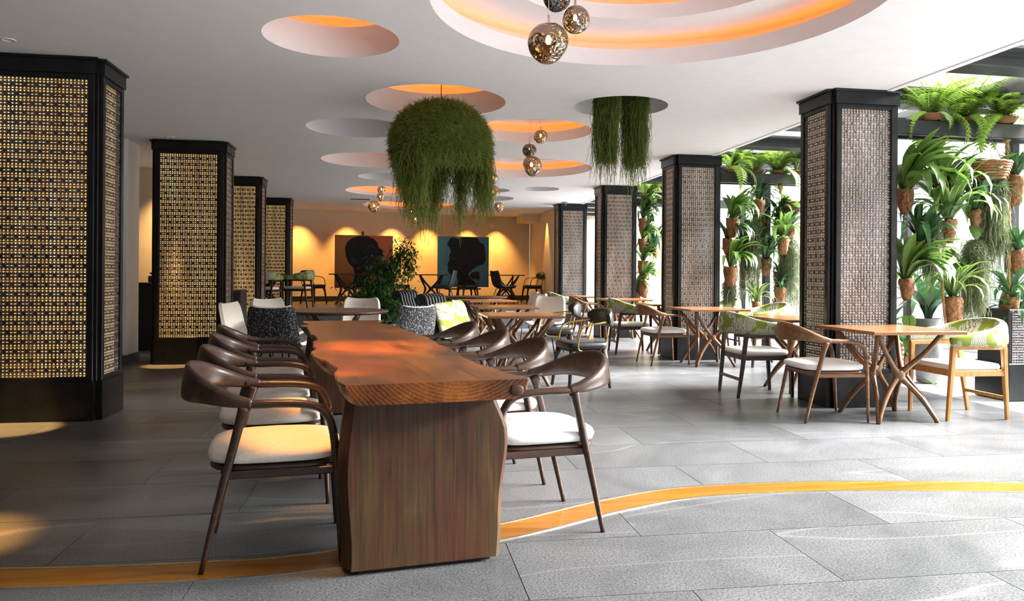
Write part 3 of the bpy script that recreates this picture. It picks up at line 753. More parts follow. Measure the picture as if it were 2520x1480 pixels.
# ------------------------------------------------------------------ far platform: dining sets, paintings on easels
PZ = .42
fx = make_xtable('dark cross-leg table on the platform, left, before the orange painting', 0, 'chairwood', .42, 'dark tables on the platform', 'chairwood')
fx.location = (-1.1, 19.15, PZ)
dup(fx, (1.0, 19.6, PZ), 0, 'dark cross-leg table on the platform, between the two paintings')
dup(fx, (3.05, 20.2, PZ), R(6), 'dark cross-leg table on the platform, right of the blue painting')
dup(fx, (-2.75, 16.9, PZ), 0, 'dark cross-leg table in front of the farthest amber-lit column')
fc = make_brass_chair('black padded chair on the platform, left of the orange painting', 'wire', 'black padded chairs on the platform')
fc.location = (-1.92, 19.2, PZ); fc.rotation_euler = (0, 0, R(50))
dup(fc, (.2, 19.55, PZ), R(15), 'black padded chair on the platform, just right of the potted tree')
dup(fc, (3.72, 19.85, PZ), PI + R(10), 'black padded chair on the platform, against the right side wall')
dup(fc, (1.95, 19.62, PZ), R(200), 'black padded chair on the platform, before the left half of the blue painting')
fs = make_shell('black shell chair on the platform, behind the potted tree', 'blackmat', 'blackmat', 'black shell chairs on the platform')
fs.location = (-.38, 19.1, PZ); fs.rotation_euler = (0, 0, R(150))
dup(fs, (1.27, 18.6, PZ), R(165), 'black shell chair on the platform, below the blue painting')
dup(fs, (2.8, 18.95, PZ), R(20), 'black shell chair on the platform, right of the blue painting')
dup(gd, (-2.6, 16.12, PZ), R(75), 'palm-print tub armchair on the platform, before the farthest amber-lit column')
dup(gd, (-2.05, 17.05, PZ), R(170), 'palm-print tub armchair right of the table by the farthest amber-lit column')
def easel(label, loc, rz, mast):
    t = thing('easel', label, 'easel', loc, rz, 'easels on the platform')
    for x in (-.28, 0, .28): MB().tube([(x * 1.5, -.1 if x else .45, 0), (x * .3, .1, 1.45)], .02, 8, (0, 1, 0), .4).build('leg', 'bark', t)
    MB().box((0, -.1, .36), (.5, .05, .02), .004).build('ledge', 'bark', t)
    MB().box((0, .12, 1.3 + mast / 2), (.03, .015, .5 + mast / 2), .003).build('mast', 'bark', t)
    return t
def painting(label, loc, rz, w, h, bg, shapes):
    t = thing('painting', label, 'painting', loc, rz, 'portrait paintings')
    MB().box((0, .015, h / 2), (w / 2, .018, h / 2), .003).build('canvas', bg, t)
    for nm, pts, m_, d in shapes:
        k = len(pts)
        MB().add([(x, -.004 - d, z) for x, z in pts] + [(x, 0, z) for x, z in pts], [tuple(range(k))] + [(i, k + i, k + (i + 1) % k, (i + 1) % k) for i in range(k)]).build(nm, m_, t)
    return t
def gradpaint(name, a, b, c3):
    m, nt, bs = mat(name); sx = nt.nodes.new('ShaderNodeSeparateXYZ')
    nt.links.new(coords(nt, (.7, 1, .5), loc=(.5, 0, 0)), sx.inputs[0])
    ad = nd(nt, 'ShaderNodeMath', operation='ADD'); nt.links.new(sx.outputs[0], ad.inputs[0]); nt.links.new(noise(nt, coords(nt), 2, 2), ad.inputs[1])
    nt.links.new(ramp(nt, ad.outputs[0], [(.3, a), (.9, b), (1.0, c3)]), bs.inputs['Base Color']); bs.inputs['Roughness'].default_value = .5; return m
MAT['pa'] = gradpaint('orange_paint', (.36, .14, .012), (.42, .15, .02), (.5, .1, .03))
MAT['pb'] = gradpaint('blue_paint', (.06, .24, .27), (.045, .16, .23), (.035, .12, .19))
MAT['pink'] = plain('dark_portrait_paint', (.005, .005, .005), .8, 0, 9, .9)
MAT['pink2'] = plain('dark_portrait_highlight', (.016, .015, .016), .7, 0, 14, .8)
sc1 = .0107 / 3.6 * 1.02
man = [(712, 705), (700, 640), (660, 600), (637, 545), (630, 475), (645, 425), (690, 387), (750, 367), (820, 370), (875, 392), (905, 425), (912, 458), (950, 490), (945, 516), (962, 537), (932, 556), (942, 588), (915, 612), (930, 648), (885, 676), (850, 688), (842, 720), (862, 810), (700, 810)]
ear = [(668, 560), (690, 552), (715, 562), (735, 590), (740, 606), (715, 612), (690, 600)]
brow = [(820, 450), (850, 440), (880, 455), (890, 472), (850, 470), (828, 478)]
def mp1(ps): return [((x - 791) * sc1, (815 - y_) * sc1) for x, y_ in ps]
wom = [(1508, 425), (1520, 400), (1535, 372), (1560, 357), (1610, 368), (1650, 358), (1720, 352), (1790, 360), (1810, 395), (1850, 418), (1862, 480), (1866, 560), (1840, 598), (1790, 610), (1745, 640), (1705, 680), (1722, 722), (1762, 752), (1790, 806), (1600, 806), (1612, 742), (1600, 700), (1560, 695), (1530, 680), (1515, 650), (1521, 624), (1512, 602), (1530, 562), (1530, 520), (1546, 480), (1530, 445)]
lips = [(1518, 622), (1545, 628), (1575, 640), (1548, 646), (1522, 640)]
eye = [(1540, 540), (1565, 530), (1590, 545), (1565, 556)]
def mp2(ps): return [((x - 1660) * sc1, (800 - y_) * sc1) for x, y_ in ps]
easel('wooden easel behind the orange portrait painting', (-.75, 20.0, PZ), R(9), .06)
painting('orange canvas with a dark bald head in profile looking up, on an easel', (-.72, 19.88, .8), R(9), 492 * sc1, 452 * sc1, 'pa', [('portrait_silhouette', mp1(man), 'pink', 0), ('ear', mp1(ear), 'pink2', .002), ('brow', mp1(brow), 'pink2', .002)])
easel('wooden easel under the blue portrait painting', (1.88, 20.45, PZ), R(9), -.4)
painting('blue canvas with a dark curly-haired head in profile facing left, on an easel', (1.9, 20.26, .83), R(9), 470 * sc1, 450 * sc1, 'pb', [('portrait_silhouette', mp2(wom), 'pink', 0), ('lips', mp2(lips), 'pink2', .002), ('eye', mp2(eye), 'pink2', .002)])
# ------------------------------------------------------------------ lamps
def downlight(label, loc, target, energy, size, col=(1, .55, .18), rad=.03, blend=.5, group='recessed downlights'):
    t = thing('downlight', label, 'downlight', (*loc, H), 0, group)
    MB().lathe([(.052, .0), (.052, -.006), (.036, -.006), (.034, .03), (.001, .03)], n=20).build('trim_ring', 'plaster', t)
    MB().lathe([(.001, .004), (.033, .004)], n=16, smooth=False).build('lamp_lens', 'lampface', t)
    l = bpy.data.lights.new('downlight_beam', 'SPOT'); l.energy = energy; l.color = col; l.spot_size = R(size); l.spot_blend = blend; l.shadow_soft_size = rad
    o = bpy.data.objects.new('downlight_beam', l); COL.objects.link(o); o.parent = t; o.location = (0, 0, -.012)
    d = Vector(target) - Vector((*loc, H)); o.rotation_euler = d.to_track_quat('-Z', 'Y').to_euler()
downlight('recessed downlight over the floor before the column at the left edge', (-2.78, 6.0), (-2.82, 6.14, 0), 1900, 15)
downlight('recessed downlight before the second amber-lit column', (-2.75, 9.95), (-2.75, 10.05, 0), 1500, 15)
downlight('recessed downlight over the dark floor left of the slab table', (-1.98, 3.55), (-1.98, 3.6, 0), 2400, 19, (1, .45, .1), blend=1)
downlight('recessed downlight over the left front corner of the slab table', (-.42, 3.2), (-.28, 3.42, .6), 420, 22, (1, .42, .09), .05)
downlight('recessed downlight over the middle of the slab table', (-.1, 4.6), (-.1, 4.3, .76), 1100, 28, (1, .42, .1), .05, 1)
downlight('recessed downlight in the niche behind the wall pier', (-3.35, 12.6), (-3.45, 12.95, 1.3), 420, 90, (1, .6, .22), .05, 1)
for k, (u, lb) in enumerate([(.45, 'leftmost wall-washing downlight over the back wall'), (1.72, 'wall-washing downlight left of the orange painting'), (2.95, 'wall-washing downlight right above the orange painting'),
                             (3.95, 'wall-washing downlight between the paintings'), (5.15, 'wall-washing downlight above the blue painting'), (6.05, 'wall-washing downlight right of the blue painting')]):
    p = Vector((-2.9, 20.53, 0)) + bw * u - Vector((-bw.y, bw.x, 0)) * .42
    q = p + Vector((-bw.y, bw.x, 0)) * .3
    downlight(lb, (p.x, p.y), (q.x, q.y, 0.5), 300, 80, (1, .47, .1), .03, 1, 'wall-washing downlights')
downlight('wall-washing downlight on the right side wall of the platform', (3.9, 19.6), (4.02, 19.6, 1), 140, 50, (1, .5, .13), .03, .6, 'wall-washing downlights')

def globe_mesh(seed):
    rnd = random.Random(seed); m = MB(); V = []; nu, nv = 32, 18
    dents = [(Vector((rnd.uniform(-1, 1), rnd.uniform(-1, 1), rnd.uniform(-.8, .6))).normalized(), rnd.uniform(.1, .2), rnd.uniform(.35, .75)) for _ in range(7)]
    for i in range(nv + 1):
        a = -math.pi / 2 + math.pi * i / nv
        for j in range(nu):
            b = 2 * math.pi * j / nu
            d = Vector((math.cos(a) * math.cos(b), math.cos(a) * math.sin(b), math.sin(a)))
            k = 1 - sum(dp * math.exp(-((d - c).length / w) ** 2) for c, dp, w in dents)
            if d.z > .9: k *= 1 - .8 * (d.z - .9)
            V.append(d * k)
    F = [(i * nu + j, i * nu + (j + 1) % nu, (i + 1) * nu + (j + 1) % nu, (i + 1) * nu + j) for i in range(nv) for j in range(nu)]
    return m.add(V, F, True)
GM = {(k, d): globe_mesh(40 + k).mesh('glass_shade', 'smokedark' if d else 'smoke') for k in range(3) for d in (0, 1)}
bulb_me = MB().lathe([(.001, -.34), (.09, -.31), (.14, -.2), (.13, -.06), (.08, .06), (.07, .1)], n=16).mesh('bulb', 'bulb')
cap_me = MB().lathe([(.001, .2), (.09, .2), (.09, .08), (.075, .08)], n=16).mesh('bulb_socket', 'steelrod')
def pendant(label, loc, r, ztop, k, dark=0, group=None):
    t = thing('globe_pendant', label, 'pendant lamp', loc, 0, group)
    link('glass_shade', GM[k, dark], t, (0, 0, 0), (0, 0, random.uniform(0, 6)), (r, r, r))
    link('bulb', bulb_me, t, (0, 0, r * .3), 0, (r * (.55 if dark else 1),) * 3)
    link('bulb_socket', cap_me, t, (0, 0, r * .3), 0, (r, r, r))
    MB().tube([(0, 0, r * .4), (0, 0, r * 1.35)], .0065, 8).build('stem', 'steelrod', t)
    MB().tube([(0, 0, r * 1.3), (0, 0, ztop - loc[2])], .0022, 6).build('cord', 'steelrod', t)
    MB().lathe([(.001, 0), (.03, 0), (.03, -.015), (.001, -.015)], c=(0, 0, ztop - loc[2]), n=16).build('ceiling_cup', 'steelrod', t)
def on_y(px, py, y):       # room point at depth y along a measured line of sight
    u, v = px - 1260, py - 740
    c, s = math.cos(ROLL), math.sin(ROLL); u, v = c * u + s * v, -s * u + c * v + 64
    d = fw + rt * (u / 1850) - up * (v / 1850); p = d * (y / d.y)
    return (p.x, y, p.z + EYE)
gA, gB, gC, gD, gE = ['cluster of three globe pendants, %s' % s for s in ('nearest', 'second', 'third', 'left far', 'centre far')]
zt2 = H + .13 + .11 + .11 + .11
for (px, py, y_, r, k, dk, zt, g, lb) in [
    (1350, 108, 4.3, .125, 0, 0, zt2, gA, 'largest smoked-glass globe pendant, lowest of the nearest cluster'), (1416, 50, 4.42, .088, 1, 0, zt2, gA, 'amber smoked-glass globe pendant at the right of the nearest cluster'),
    (1369, -2, 4.5, .088, 2, 1, zt2, gA, 'dark globe pendant cut by the top edge of the picture'),
    (1308, 410, 8.6, .125, 1, 0, zt2, gB, 'lowest globe pendant of the second cluster, left of the paired moss'), (1303, 371, 8.78, .086, 2, 1, zt2, gB, 'dark unlit globe pendant in the middle of the second cluster'),
    (1331, 337, 8.7, .086, 0, 0, zt2, gB, 'topmost small globe pendant of the second cluster'),
    (1227, 510, 11.9, .086, 1, 0, zt2, gC, 'lowest globe pendant of the cluster right of the moss dome'), (1212, 475, 11.75, .12, 2, 0, zt2, gC, 'largest globe pendant of the cluster right of the moss dome'),
    (1214, 440, 11.6, .088, 0, 0, zt2, gC, 'topmost globe pendant of the cluster right of the moss dome'),
    (921, 509, 15.6, .127, 0, 0, zt2, gD, 'largest globe pendant of the cluster at the left tips of the moss dome'), (936, 486, 15.4, .09, 1, 0, zt2, gD, 'middle globe pendant of the cluster at the left tips of the moss dome'),
    (939, 468, 15.75, .088, 2, 0, zt2, gD, 'upper globe pendant of the cluster at the left tips of the moss dome'),
    (1023, 541, 18.7, .122, 2, 0, H + .18, gE, 'lowest globe pendant before the wall between the paintings'), (1013, 522, 18.5, .086, 0, 0, H + .18, gE, 'middle globe pendant before the back wall above the potted tree'),
    (1018, 505, 18.9, .09, 1, 0, H + .18, gE, 'upper globe pendant before the back wall below the far cove')]:
    pendant(lb, on_y(px, py, y_), r, zt, k, dk, g)
# small ceiling fittings
cm = thing('security_camera', 'small black dome camera on the ceiling by the farthest right column', 'camera', (3.95, 17.05, H))
MB().lathe([(.07, 0), (.07, -.03), (.055, -.04)], n=20).build('camera_base', 'stonepot', cm)
MB().lathe([(.05, -.04), (.04, -.075), (.02, -.09), (.001, -.094)], n=20).build('camera_dome', 'blackleather', cm)
vt = thing('air_vent', 'small slatted air vent in the ceiling left of the moss dome', 'vent', (-.72, 17.3, H))
MB().box((0, 0, -.006), (.24, .12, .006)).build('vent_frame', 'plaster', vt)
for k in range(5): MB().box((0, -.08 + k * .04, -.014), (.21, .012, .003)).build('vent_slat', 'beam', vt)
# ------------------------------------------------------------------ hanging moss
def strands(m, n, start, length, rnd, width=.0035, curl=.02, seg=8):
    for _ in range(n):
        p = Vector(start(rnd)); L = length(rnd, p); a = rnd.uniform(0, 6.28); w = Vector((math.cos(a), math.sin(a), .25)) * width
        V = []; F = []; dx = dy = 0
        for i in range(seg + 1):
            t = i / seg
            q = p + Vector((dx, dy, -L * t)); V += [q - w, q + w]
            dx += rnd.uniform(-curl, curl); dy += rnd.uniform(-curl, curl)
            a += rnd.uniform(-.9, .9); w = Vector((math.cos(a), math.sin(a), rnd.uniform(-.6, .6))) * width * (1 - .4 * t)
        F = [(2 * i, 2 * i + 1, 2 * i + 3, 2 * i + 2) for i in range(seg)]
        m.add(V, F)
    return m
def tufts(m, n, pos, rnd, s=.05, width=.003):
    for _ in range(n):
        p, nrm = pos(rnd); d = (Vector(nrm) + Vector((rnd.gauss(0, .7), rnd.gauss(0, .7), rnd.gauss(0, .7) - .5))).normalized() * s * rnd.uniform(.5, 1.3)
        sd = d.cross(Vector((rnd.uniform(-1, 1), rnd.uniform(-1, 1), .3))).normalized() * width
        k = Vector((rnd.uniform(-.4, .4), rnd.uniform(-.4, .4), rnd.uniform(-.7, .2))) * s
        p = Vector(p)
        m.add([p - sd, p + sd, p + d + sd * .8, p + d - sd * .8, p + d * 1.5 + k], [(0, 1, 2, 3), (3, 2, 4)])
    return m
rnd = random.Random(3)
md = thing('hanging_moss_dome', 'big dome of green hanging moss under the round ceiling recess', 'hanging plant', (.46, 7.35, 2.9))
DR, DH = .49, .42
MB().pad((0, 0, -.44), (DR * .93, DR * .93, DH * .93), 1, 1, 32, 14, lambda p: [p[0], p[1], p[2] * (1 if p[2] > 0 else .5)]).build('moss_mound', 'moss', md)
def dome_pos(r):
    a = r.uniform(0, 6.28); ph = math.asin(r.uniform(-.35, 1)); d = Vector((math.cos(ph) * math.cos(a), math.cos(ph) * math.sin(a), math.sin(ph)))
    return (d.x * DR * .95, d.y * DR * .95, -.44 + d.z * DH * .95), (d.x, d.y, d.z * .6)
mm = tufts(MB(), 15000, dome_pos, rnd, .045, .0026)
clumps = [(rnd.uniform(0, 6.28), rnd.uniform(.28, .72)) for _ in range(22)]
def rim(r):
    if r.random() < .75: a, l = r.choice(clumps); a += r.gauss(0, .09); rr = DR * r.uniform(.78, 1.0)
    else: a = r.uniform(0, 6.28); rr = DR * math.sqrt(r.uniform(.2, 1))
    return (rr * math.cos(a), rr * math.sin(a), -.45 - .05 * r.random())
def rlen(r, p):
    a = math.atan2(p[1], p[0]) % 6.283
    b = max((l * math.exp(-(min(abs(a - ca), 6.283 - abs(a - ca)) / .14) ** 2) for ca, l in clumps), default=0)
    return .22 + (b + .06) * r.uniform(.25, 1.0)
strands(mm, 1500, rim, rlen, rnd, .003, .022, 10)
def rim_t(r):
    p = Vector(rim(r)); L = rlen(r, p) * r.uniform(0, .85); return (p.x + r.gauss(0, .012), p.y + r.gauss(0, .012), p.z - L), (p.x * 1.2, p.y * 1.2, -.6)
tufts(mm, 24000, rim_t, rnd, .035, .0024)
o = mm.build('moss_strands', 'moss', md); o['kind'] = 'stuff'
MB().tube([(0, 0, -.1), (0, 0, H + .35 - 2.9)], .004, 6).build('hanging_wire', 'wire', md)
def moss_column(label, loc, w, L, seed, m_='moss', n=650, group=None, top=0.0, tuft=9000):
    r = random.Random(seed)
    t = thing('hanging_moss', label, 'hanging plant', loc, 0, group)
    m = MB()
    def st(q):
        a = q.uniform(0, 6.28); dz = q.uniform(0, L * .35); rr = w * math.sqrt(q.random()) * min(1, .35 + dz / (L * .14)); return (rr * math.cos(a), rr * math.sin(a), top - dz)
    strands(m, n, st, lambda q, p: L * q.uniform(.25, .72) * (1.0 if q.random() < .7 else 1.25), r, .0028, .02, 10)
    def tp(q):
        a = q.uniform(0, 6.28); f = q.random() ** 1.3; rr = w * (1 - .35 * f) * q.uniform(.6, 1) * min(1, .35 + f * 6); return (rr * math.cos(a), rr * math.sin(a), top - f * L * .82), (math.cos(a), math.sin(a), -.6)
    tufts(m, tuft, tp, r, .035, .0024)
    o = m.build('moss_strands', m_, t); o['kind'] = 'stuff'
    MB().lathe([(.001, top), (w * .3, top - .01), (w * .55, top - L * .08), (w * .65, top - L * .3), (w * .4, top - L * .58), (.001, top - L * .7)], n=14).build('moss_core', m_, t)
    MB().tube([(0, 0, top - .02), (0, 0, top + .06)], .005, 6).build('hanging_hook', 'wire', t)
    return t
zh = H + .28
p = on_y(1493, 300, 7.22); moss_column('left one of two long moss bunches hanging from the grey recess', (p[0], p[1], zh), .125, 1.02, 5, group='paired moss bunches')
p = on_y(1563, 300, 7.3); moss_column('right one of two long moss bunches hanging from the grey recess', (p[0], p[1], zh), .135, 1.06, 6, group='paired moss bunches')

# ------------------------------------------------------------------ leafy plants
def strap_mesh(arch, w, fold=.3, seg=7):
    V = []; F = []
    for i in range(seg + 1):
        t = i / seg; a = R(80) - arch * t ** 1.3
        x = sum(math.cos(R(80) - arch * (k / seg) ** 1.3) for k in range(i)) / seg; z = sum(math.sin(R(80) - arch * (k / seg) ** 1.3) for k in range(i)) / seg
        hw = w * (.45 + .55 * math.sin(min(1, t * 1.6) * 1.57)) * (1 - max(0, t - .55) / .45) ** .7 if t > .55 else w * (.45 + .55 * math.sin(min(1, t * 1.6) * 1.57))
        V += [(x, -hw, z + hw * fold), (x, 0, z), (x, hw, z + hw * fold)]
    for i in range(seg): k = 3 * i; F += [(k, k + 1, k + 4, k + 3), (k + 1, k + 2, k + 5, k + 4)]
    return MB().add(V, F, True)
STRAP = {(m_, a): strap_mesh(R(a), w).mesh('leaf', m_) for m_, w in (('leaf', .06), ('leafdark', .05), ('leafvar', .045)) for a in (55, 105, 185)}
WIDE = {a: strap_mesh(R(a), .085).mesh('leaf', 'leaf') for a in (55, 105, 185)}
def rough_pot(seed):
    q = random.Random(seed); m = MB().lathe([(.001, -.17), (.04, -.168), (.055, -.13), (.066, -.09), (.068, -.05), (.074, -.02), (.07, .012), (.05, .004), (.001, 0)], n=18)
    m.v = [(x * (1 + q.uniform(-.13, .13)), y_ * (1 + q.uniform(-.13, .13)), z + q.uniform(-.012, .012)) for x, y_, z in m.v]
    for k in range(26):
        a = q.uniform(0, 6.28); z0 = q.uniform(-.1, .02); r0 = .068
        m.tube([(r0 * math.cos(a), r0 * math.sin(a), z0), (r0 * 1.12 * math.cos(a + .1), r0 * 1.12 * math.sin(a + .1), z0 - .03), (r0 * 1.15 * math.cos(a + .15), r0 * 1.15 * math.sin(a + .15), z0 - .07)], .002, 3, caps=False)
    return m.mesh('coir_pot', 'coir')
POTS = [rough_pot(k) for k in range(4)]
def clear_of_column(x, a, reach, r):      # leaves that would run into the column turn to the front instead
    return -1.2 + r.uniform(-.25, .3) if x + reach * math.cos(a) < 4.64 else a
def strap_plant(label, loc, L, n, mat_='leaf', seed=0, wide=False, pot=1.0, group='strap-leaved plants in coir pots', tilt=0, lean=(0, 0)):
    r = random.Random(seed * 13 + 5); n = int(n * 1.9); L *= 1.25; pot *= .8
    t = thing('strap_leaf_plant', label, 'plant', loc, 0, group)
    if pot: link('coir_pot', POTS[seed % 4], t, (0, 0, 0), (lean[1] * .6, lean[0] * .6, r.uniform(0, 6)), (pot, pot, pot * 1.25))
    else: MB().tube([(0, 0, -.12), (0, 0, .01)], [.02, .028], 8).build('stem_base', 'coir', t)
    for k in range(n):
        a = k * 2.4 + r.uniform(-.3, .3); u = k / max(1, n - 1)
        arch = 55 if u < .3 else (105 if u < .65 else 185)
        me = (WIDE if wide else {q: STRAP[mat_, q] for q in (55, 105, 185)})[arch]
        s = L * r.uniform(.75, 1.15) * (.8 if arch == 55 else 1)
        a = clear_of_column(loc[0], a, s * .75, r)
        link('leaf', me, t, (.012 * math.cos(a), .012 * math.sin(a), -.01), (lean[1] + r.uniform(-.15, .15), lean[0] + r.uniform(-.1, .25) + (.2 if arch == 185 else 0), a), (s, s * r.uniform(.8, 1.2), s))
    return t
def frond_mesh(arch, seg=15):
    V = []; F = []; P = [(0, 0)]; 
    for i in range(seg):
        a = R(70) - arch * (i / seg) ** 1.1; P.append((P[-1][0] + math.cos(a) / seg, P[-1][1] + math.sin(a) / seg))
    m = MB()
    m.tube([(x, 0, z) for x, z in P], .006, 4, caps=False)
    for i in range(1, seg + 1):
        x, z = P[i]; t = i / seg; l = .17 * math.sin(math.pi * (t * .85 + .12)) ** .8
        for s in (-1, 1):
            for h in (0, .5):
                xx = x - h / seg; zz = z - h * .5 / seg
                m.add([(xx - .014, 0, zz), (xx + .016, 0, zz), (xx + .05 + l * .12, s * l, zz - .25 * l), (xx + .005, s * l * .6, zz - .06 * l)], [(0, 1, 2, 3)])
    return m
FROND = [frond_mesh(R(a)).mesh('frond', 'fern') for a in (55, 105, 150)]
def basket_me(r, h, m_='wicker'):
    m = MB()
    k = 7
    for i in range(k):
        z = -h + h * (i + .5) / k; rr = r * (.55 + .45 * math.sqrt((i + 1) / k))
        m.tube([(rr * math.cos(a * .2618), rr * math.sin(a * .2618), z + .004 * (-1) ** a) for a in range(25)], h / k * .62, 6, caps=False)
    m.lathe([(.001, -h), (r * .55, -h), (r * .98, -.01)], n=20)
    return m.mesh('wicker_basket', m_)
BASK = basket_me(.16, .13)
def fern(label, loc, L, n, seed, group='ferns in wicker baskets', droop=0):
    r = random.Random(seed); n = int(n * 1.25); L *= 1.05; t = thing('fern_basket', label, 'plant', loc, 0, group)
    link('wicker_basket', BASK, t, (0, 0, .06), 0, (.7, .7, .42))
    for k in range(n):
        a = k * 2.4 + r.uniform(-.3, .3); me = FROND[k % 3]
        s = L * r.uniform(.65, 1.25); tl = 1.0 if k % 6 == 5 else r.uniform(-.35, .25)
        a = clear_of_column(loc[0], a, s * .8, r)
        link('frond', me, t, (.04 * math.cos(a), .04 * math.sin(a), .07), (r.uniform(-.25, .25), tl, a), (s, s, s))
    return t
def rope(label, pts, r=.014, knots=()):
    t = thing('hanging_rope', label, 'rope', pts[0], 0, 'hemp ropes in the plant screens')
    q = [tuple(Vector(p) - Vector(pts[0])) for p in cr(pts, 6)]
    m = MB()
    # three twisted strands
    for k in range(3):
        out = []; N = 70
        for i in range(N + 1):
            f = i / N * (len(q) - 1); a, b = q[int(f)], q[min(int(f) + 1, len(q) - 1)]; w = f - int(f)
            th = k * 2.094 + i * .8
            out.append((a[0] + (b[0] - a[0]) * w + r * .55 * math.cos(th), a[1] + (b[1] - a[1]) * w + r * .55 * math.sin(th), a[2] + (b[2] - a[2]) * w))
        m.tube(out, r * .62, 5)
    m.build('rope_strands', 'rope', t)
    for kz in knots:
        MB().pad((0, 0, kz), (r * 2.1, r * 2.1, r * 2.4), .8, .8, 12, 8).build('knot', 'rope', t)
    return t
heart = []
for i in range(13):
    a = i / 12 * 6.2832; heart.append((.5 - .5 * math.cos(a) + .06 * math.cos(2 * a) - .06, .42 * math.sin(a) * (1.15 - .45 * (.5 - .5 * math.cos(a)))))
HEART = MB().add([(x, y_, -.25 * x * x - .15 * abs(y_)) for x, y_ in heart[:-1]] + [(.35, 0, .03)], [(i, (i + 1) % 12, 12) for i in range(12)], True).mesh('leaf', 'leaf')
HEARTD = HEART.copy(); HEARTD.materials[0] = MAT['leafdark']
def vine(label, pts, n, seed, s=.1, dark=0):
    r = random.Random(seed); t = thing('trailing_vine', label, 'vine', pts[0], 0, 'trailing vines')
    q = [tuple(Vector(p) - Vector(pts[0])) for p in cr(pts, 6)]
    MB().tube(q, .0035, 5).build('vine_stem', 'bark', t)
    for k in range(n):
        b = q[int((k + .5) / n * (len(q) - 1))]; sc = s * r.uniform(.7, 1.3)
        link('leaf', HEARTD if dark else HEART, t, b, (r.uniform(-.4, .4), r.uniform(.3, 1.2), r.uniform(0, 6.28)), (sc, sc, sc))
    return t
BZ = 2.66
SCREENS = [('large right column', 6.5, 4.62, 7.9), ('second right column', 10.25, 4.62, 7.9), ('third right column', 13.95, 4.62, 7.0)]
for k, (nm, y_, xa, xb) in enumerate(SCREENS):
    s = thing('plant_screen_frame', 'dark steel beam of the hanging garden beside the %s' % nm, 'frame', ((xa + xb) / 2, y_, 0), 0, 'steel frames of the hanging garden')
    hl = (xb - xa) / 2
    MB().box((0, -.1, BZ - .07), (hl, .035, .07), .006).build('beam', 'beam', s)
    MB().box((0, .1, BZ - .07), (hl, .035, .07), .006).build('beam', 'beam', s)
    for q in range(7): MB().box((-hl + .15 + q * (2 * hl - .3) / 6, 0, BZ - .015), (.02, .1, .012)).build('cross_bar', 'beam', s)
    for x in ((-hl + .6 + 1.0, hl - .04) if k == 0 else (-hl + .9, hl - .04)): MB().box((x, .25, BZ / 2), (.045, .045, BZ / 2), .005).build('post', 'beam', s)
near, mid, far = [s[0] for s in SCREENS]
def at1(px, py): return on_y(px, py, 6.45)
def at2(px, py): return on_y(px, py, 10.2)
def at3(px, py): return on_y(px, py, 13.9)
def onbeam(px, y_): p = on_y(px, 320, y_); return (p[0], y_, BZ + .002)
# screen 1
fern('bright green fern basket on the beam, next to the large right column', onbeam(2290, 6.42), .42, 24, 1)
fern('bright green fern basket on the beam, drooping over the middle of the near screen', onbeam(2375, 6.52), .46, 24, 2)
fern('bright green fern basket on the beam at the right edge of the picture', onbeam(2470, 6.42), .45, 24, 3)
fern('fern basket on the beam just beyond the right edge of the picture', onbeam(2590, 6.5), .45, 18, 33)
for (px, py, L, n, m_, wd, sd, pt, ln, lb) in [
    (2228, 470, .62, 16, 'leaf', True, 1, 1.25, (.1, 0), 'broad-leaved bright green plant at the top edge of the large right column'),
    (2335, 545, .62, 24, 'leafvar', False, 2, 1.2, (0, 0), 'strap-leaved plant with yellow leaf edges in the middle of the near screen'),
    (2230, 690, .55, 16, 'leaf', True, 3, 1.1, (.1, 0), 'broad-leaved plant low beside the large right column'),
    (2345, 735, .46, 26, 'leafvar', False, 4, 1.5, (0, 0), 'yellow-edged strap plant in a coir pot above the honey-framed chair'),
    (2318, 470, .5, 18, 'leaf', False, 5, .9, (0, .1), 'strap-leaved plant high in the near screen beside the moss'),
    (2500, 440, .36, 18, 'leafdark', False, 6, 1.5, (-.1, 0), 'dark rosette in a tall coir pot at the top of the long rope'),
    (2505, 620, .36, 18, 'leafdark', False, 7, 1.25, (0, 0), 'dark rosette in a coir pot halfway down the long rope'),
    (2488, 735, .38, 16, 'leafdark', False, 8, 1.25, (0, 0), 'dark rosette in a coir pot on the lower part of the long rope'),
    (2500, 800, .36, 16, 'leafdark', False, 9, 1.0, (0, 0), 'lowest dark rosette in a coir pot on the long rope'),
    (2265, 600, .5, 16, 'leafdark', False, 10, .9, (0, 0), 'dark strap plant behind the broad-leaved plants of the near screen'),
    (2400, 520, .45, 16, 'leafdark', False, 11, .9, (0, 0), 'dark strap plant under the wicker hanging basket')]:
    strap_plant(lb, at1(px, py), L, n, m_, sd, wd, pt, lean=ln)
p = at1(2478, 335); q = at1(2476, 895)
rope('long thick hemp rope with a knotted end at the right of the near screen', [p, at1(2484, 600), q], .017, (-.02, q[2] - p[2] + .02))
rope('short knotted hemp rope on the near beam', [at1(2320, 322), at1(2316, 350), at1(2314, 395)], .012, (-.11,))
rope('thin hemp rope below the middle plant of the near screen', [at1(2322, 600), at1(2320, 700), at1(2328, 800)], .011, (0.0,))
wb_ = thing('hanging_basket', 'wicker hanging basket on thin wires in the near screen', 'basket', at1(2430, 400), 0)
link('wicker_basket', basket_me(.2, .17), wb_, (0, 0, 0))
for a in (0, 2.1, 4.2): MB().tube([(.18 * math.cos(a), .18 * math.sin(a), -.01), (0, 0, .3)], .003, 5).build('hanging_wire', 'steelrod', wb_)
for k in range(7): link('leaf', HEART, wb_, (.1 * math.cos(k * .9), .1 * math.sin(k * .9), .02), (0, random.uniform(-.6, .5), k * .9), (.16, .16, .16))
moss_column('grey-green moss hanging below the wicker hanging basket', at1(2445, 430), .12, .95, 21, 'mossgrey', 500, 'grey moss of the near screen', tuft=3000)
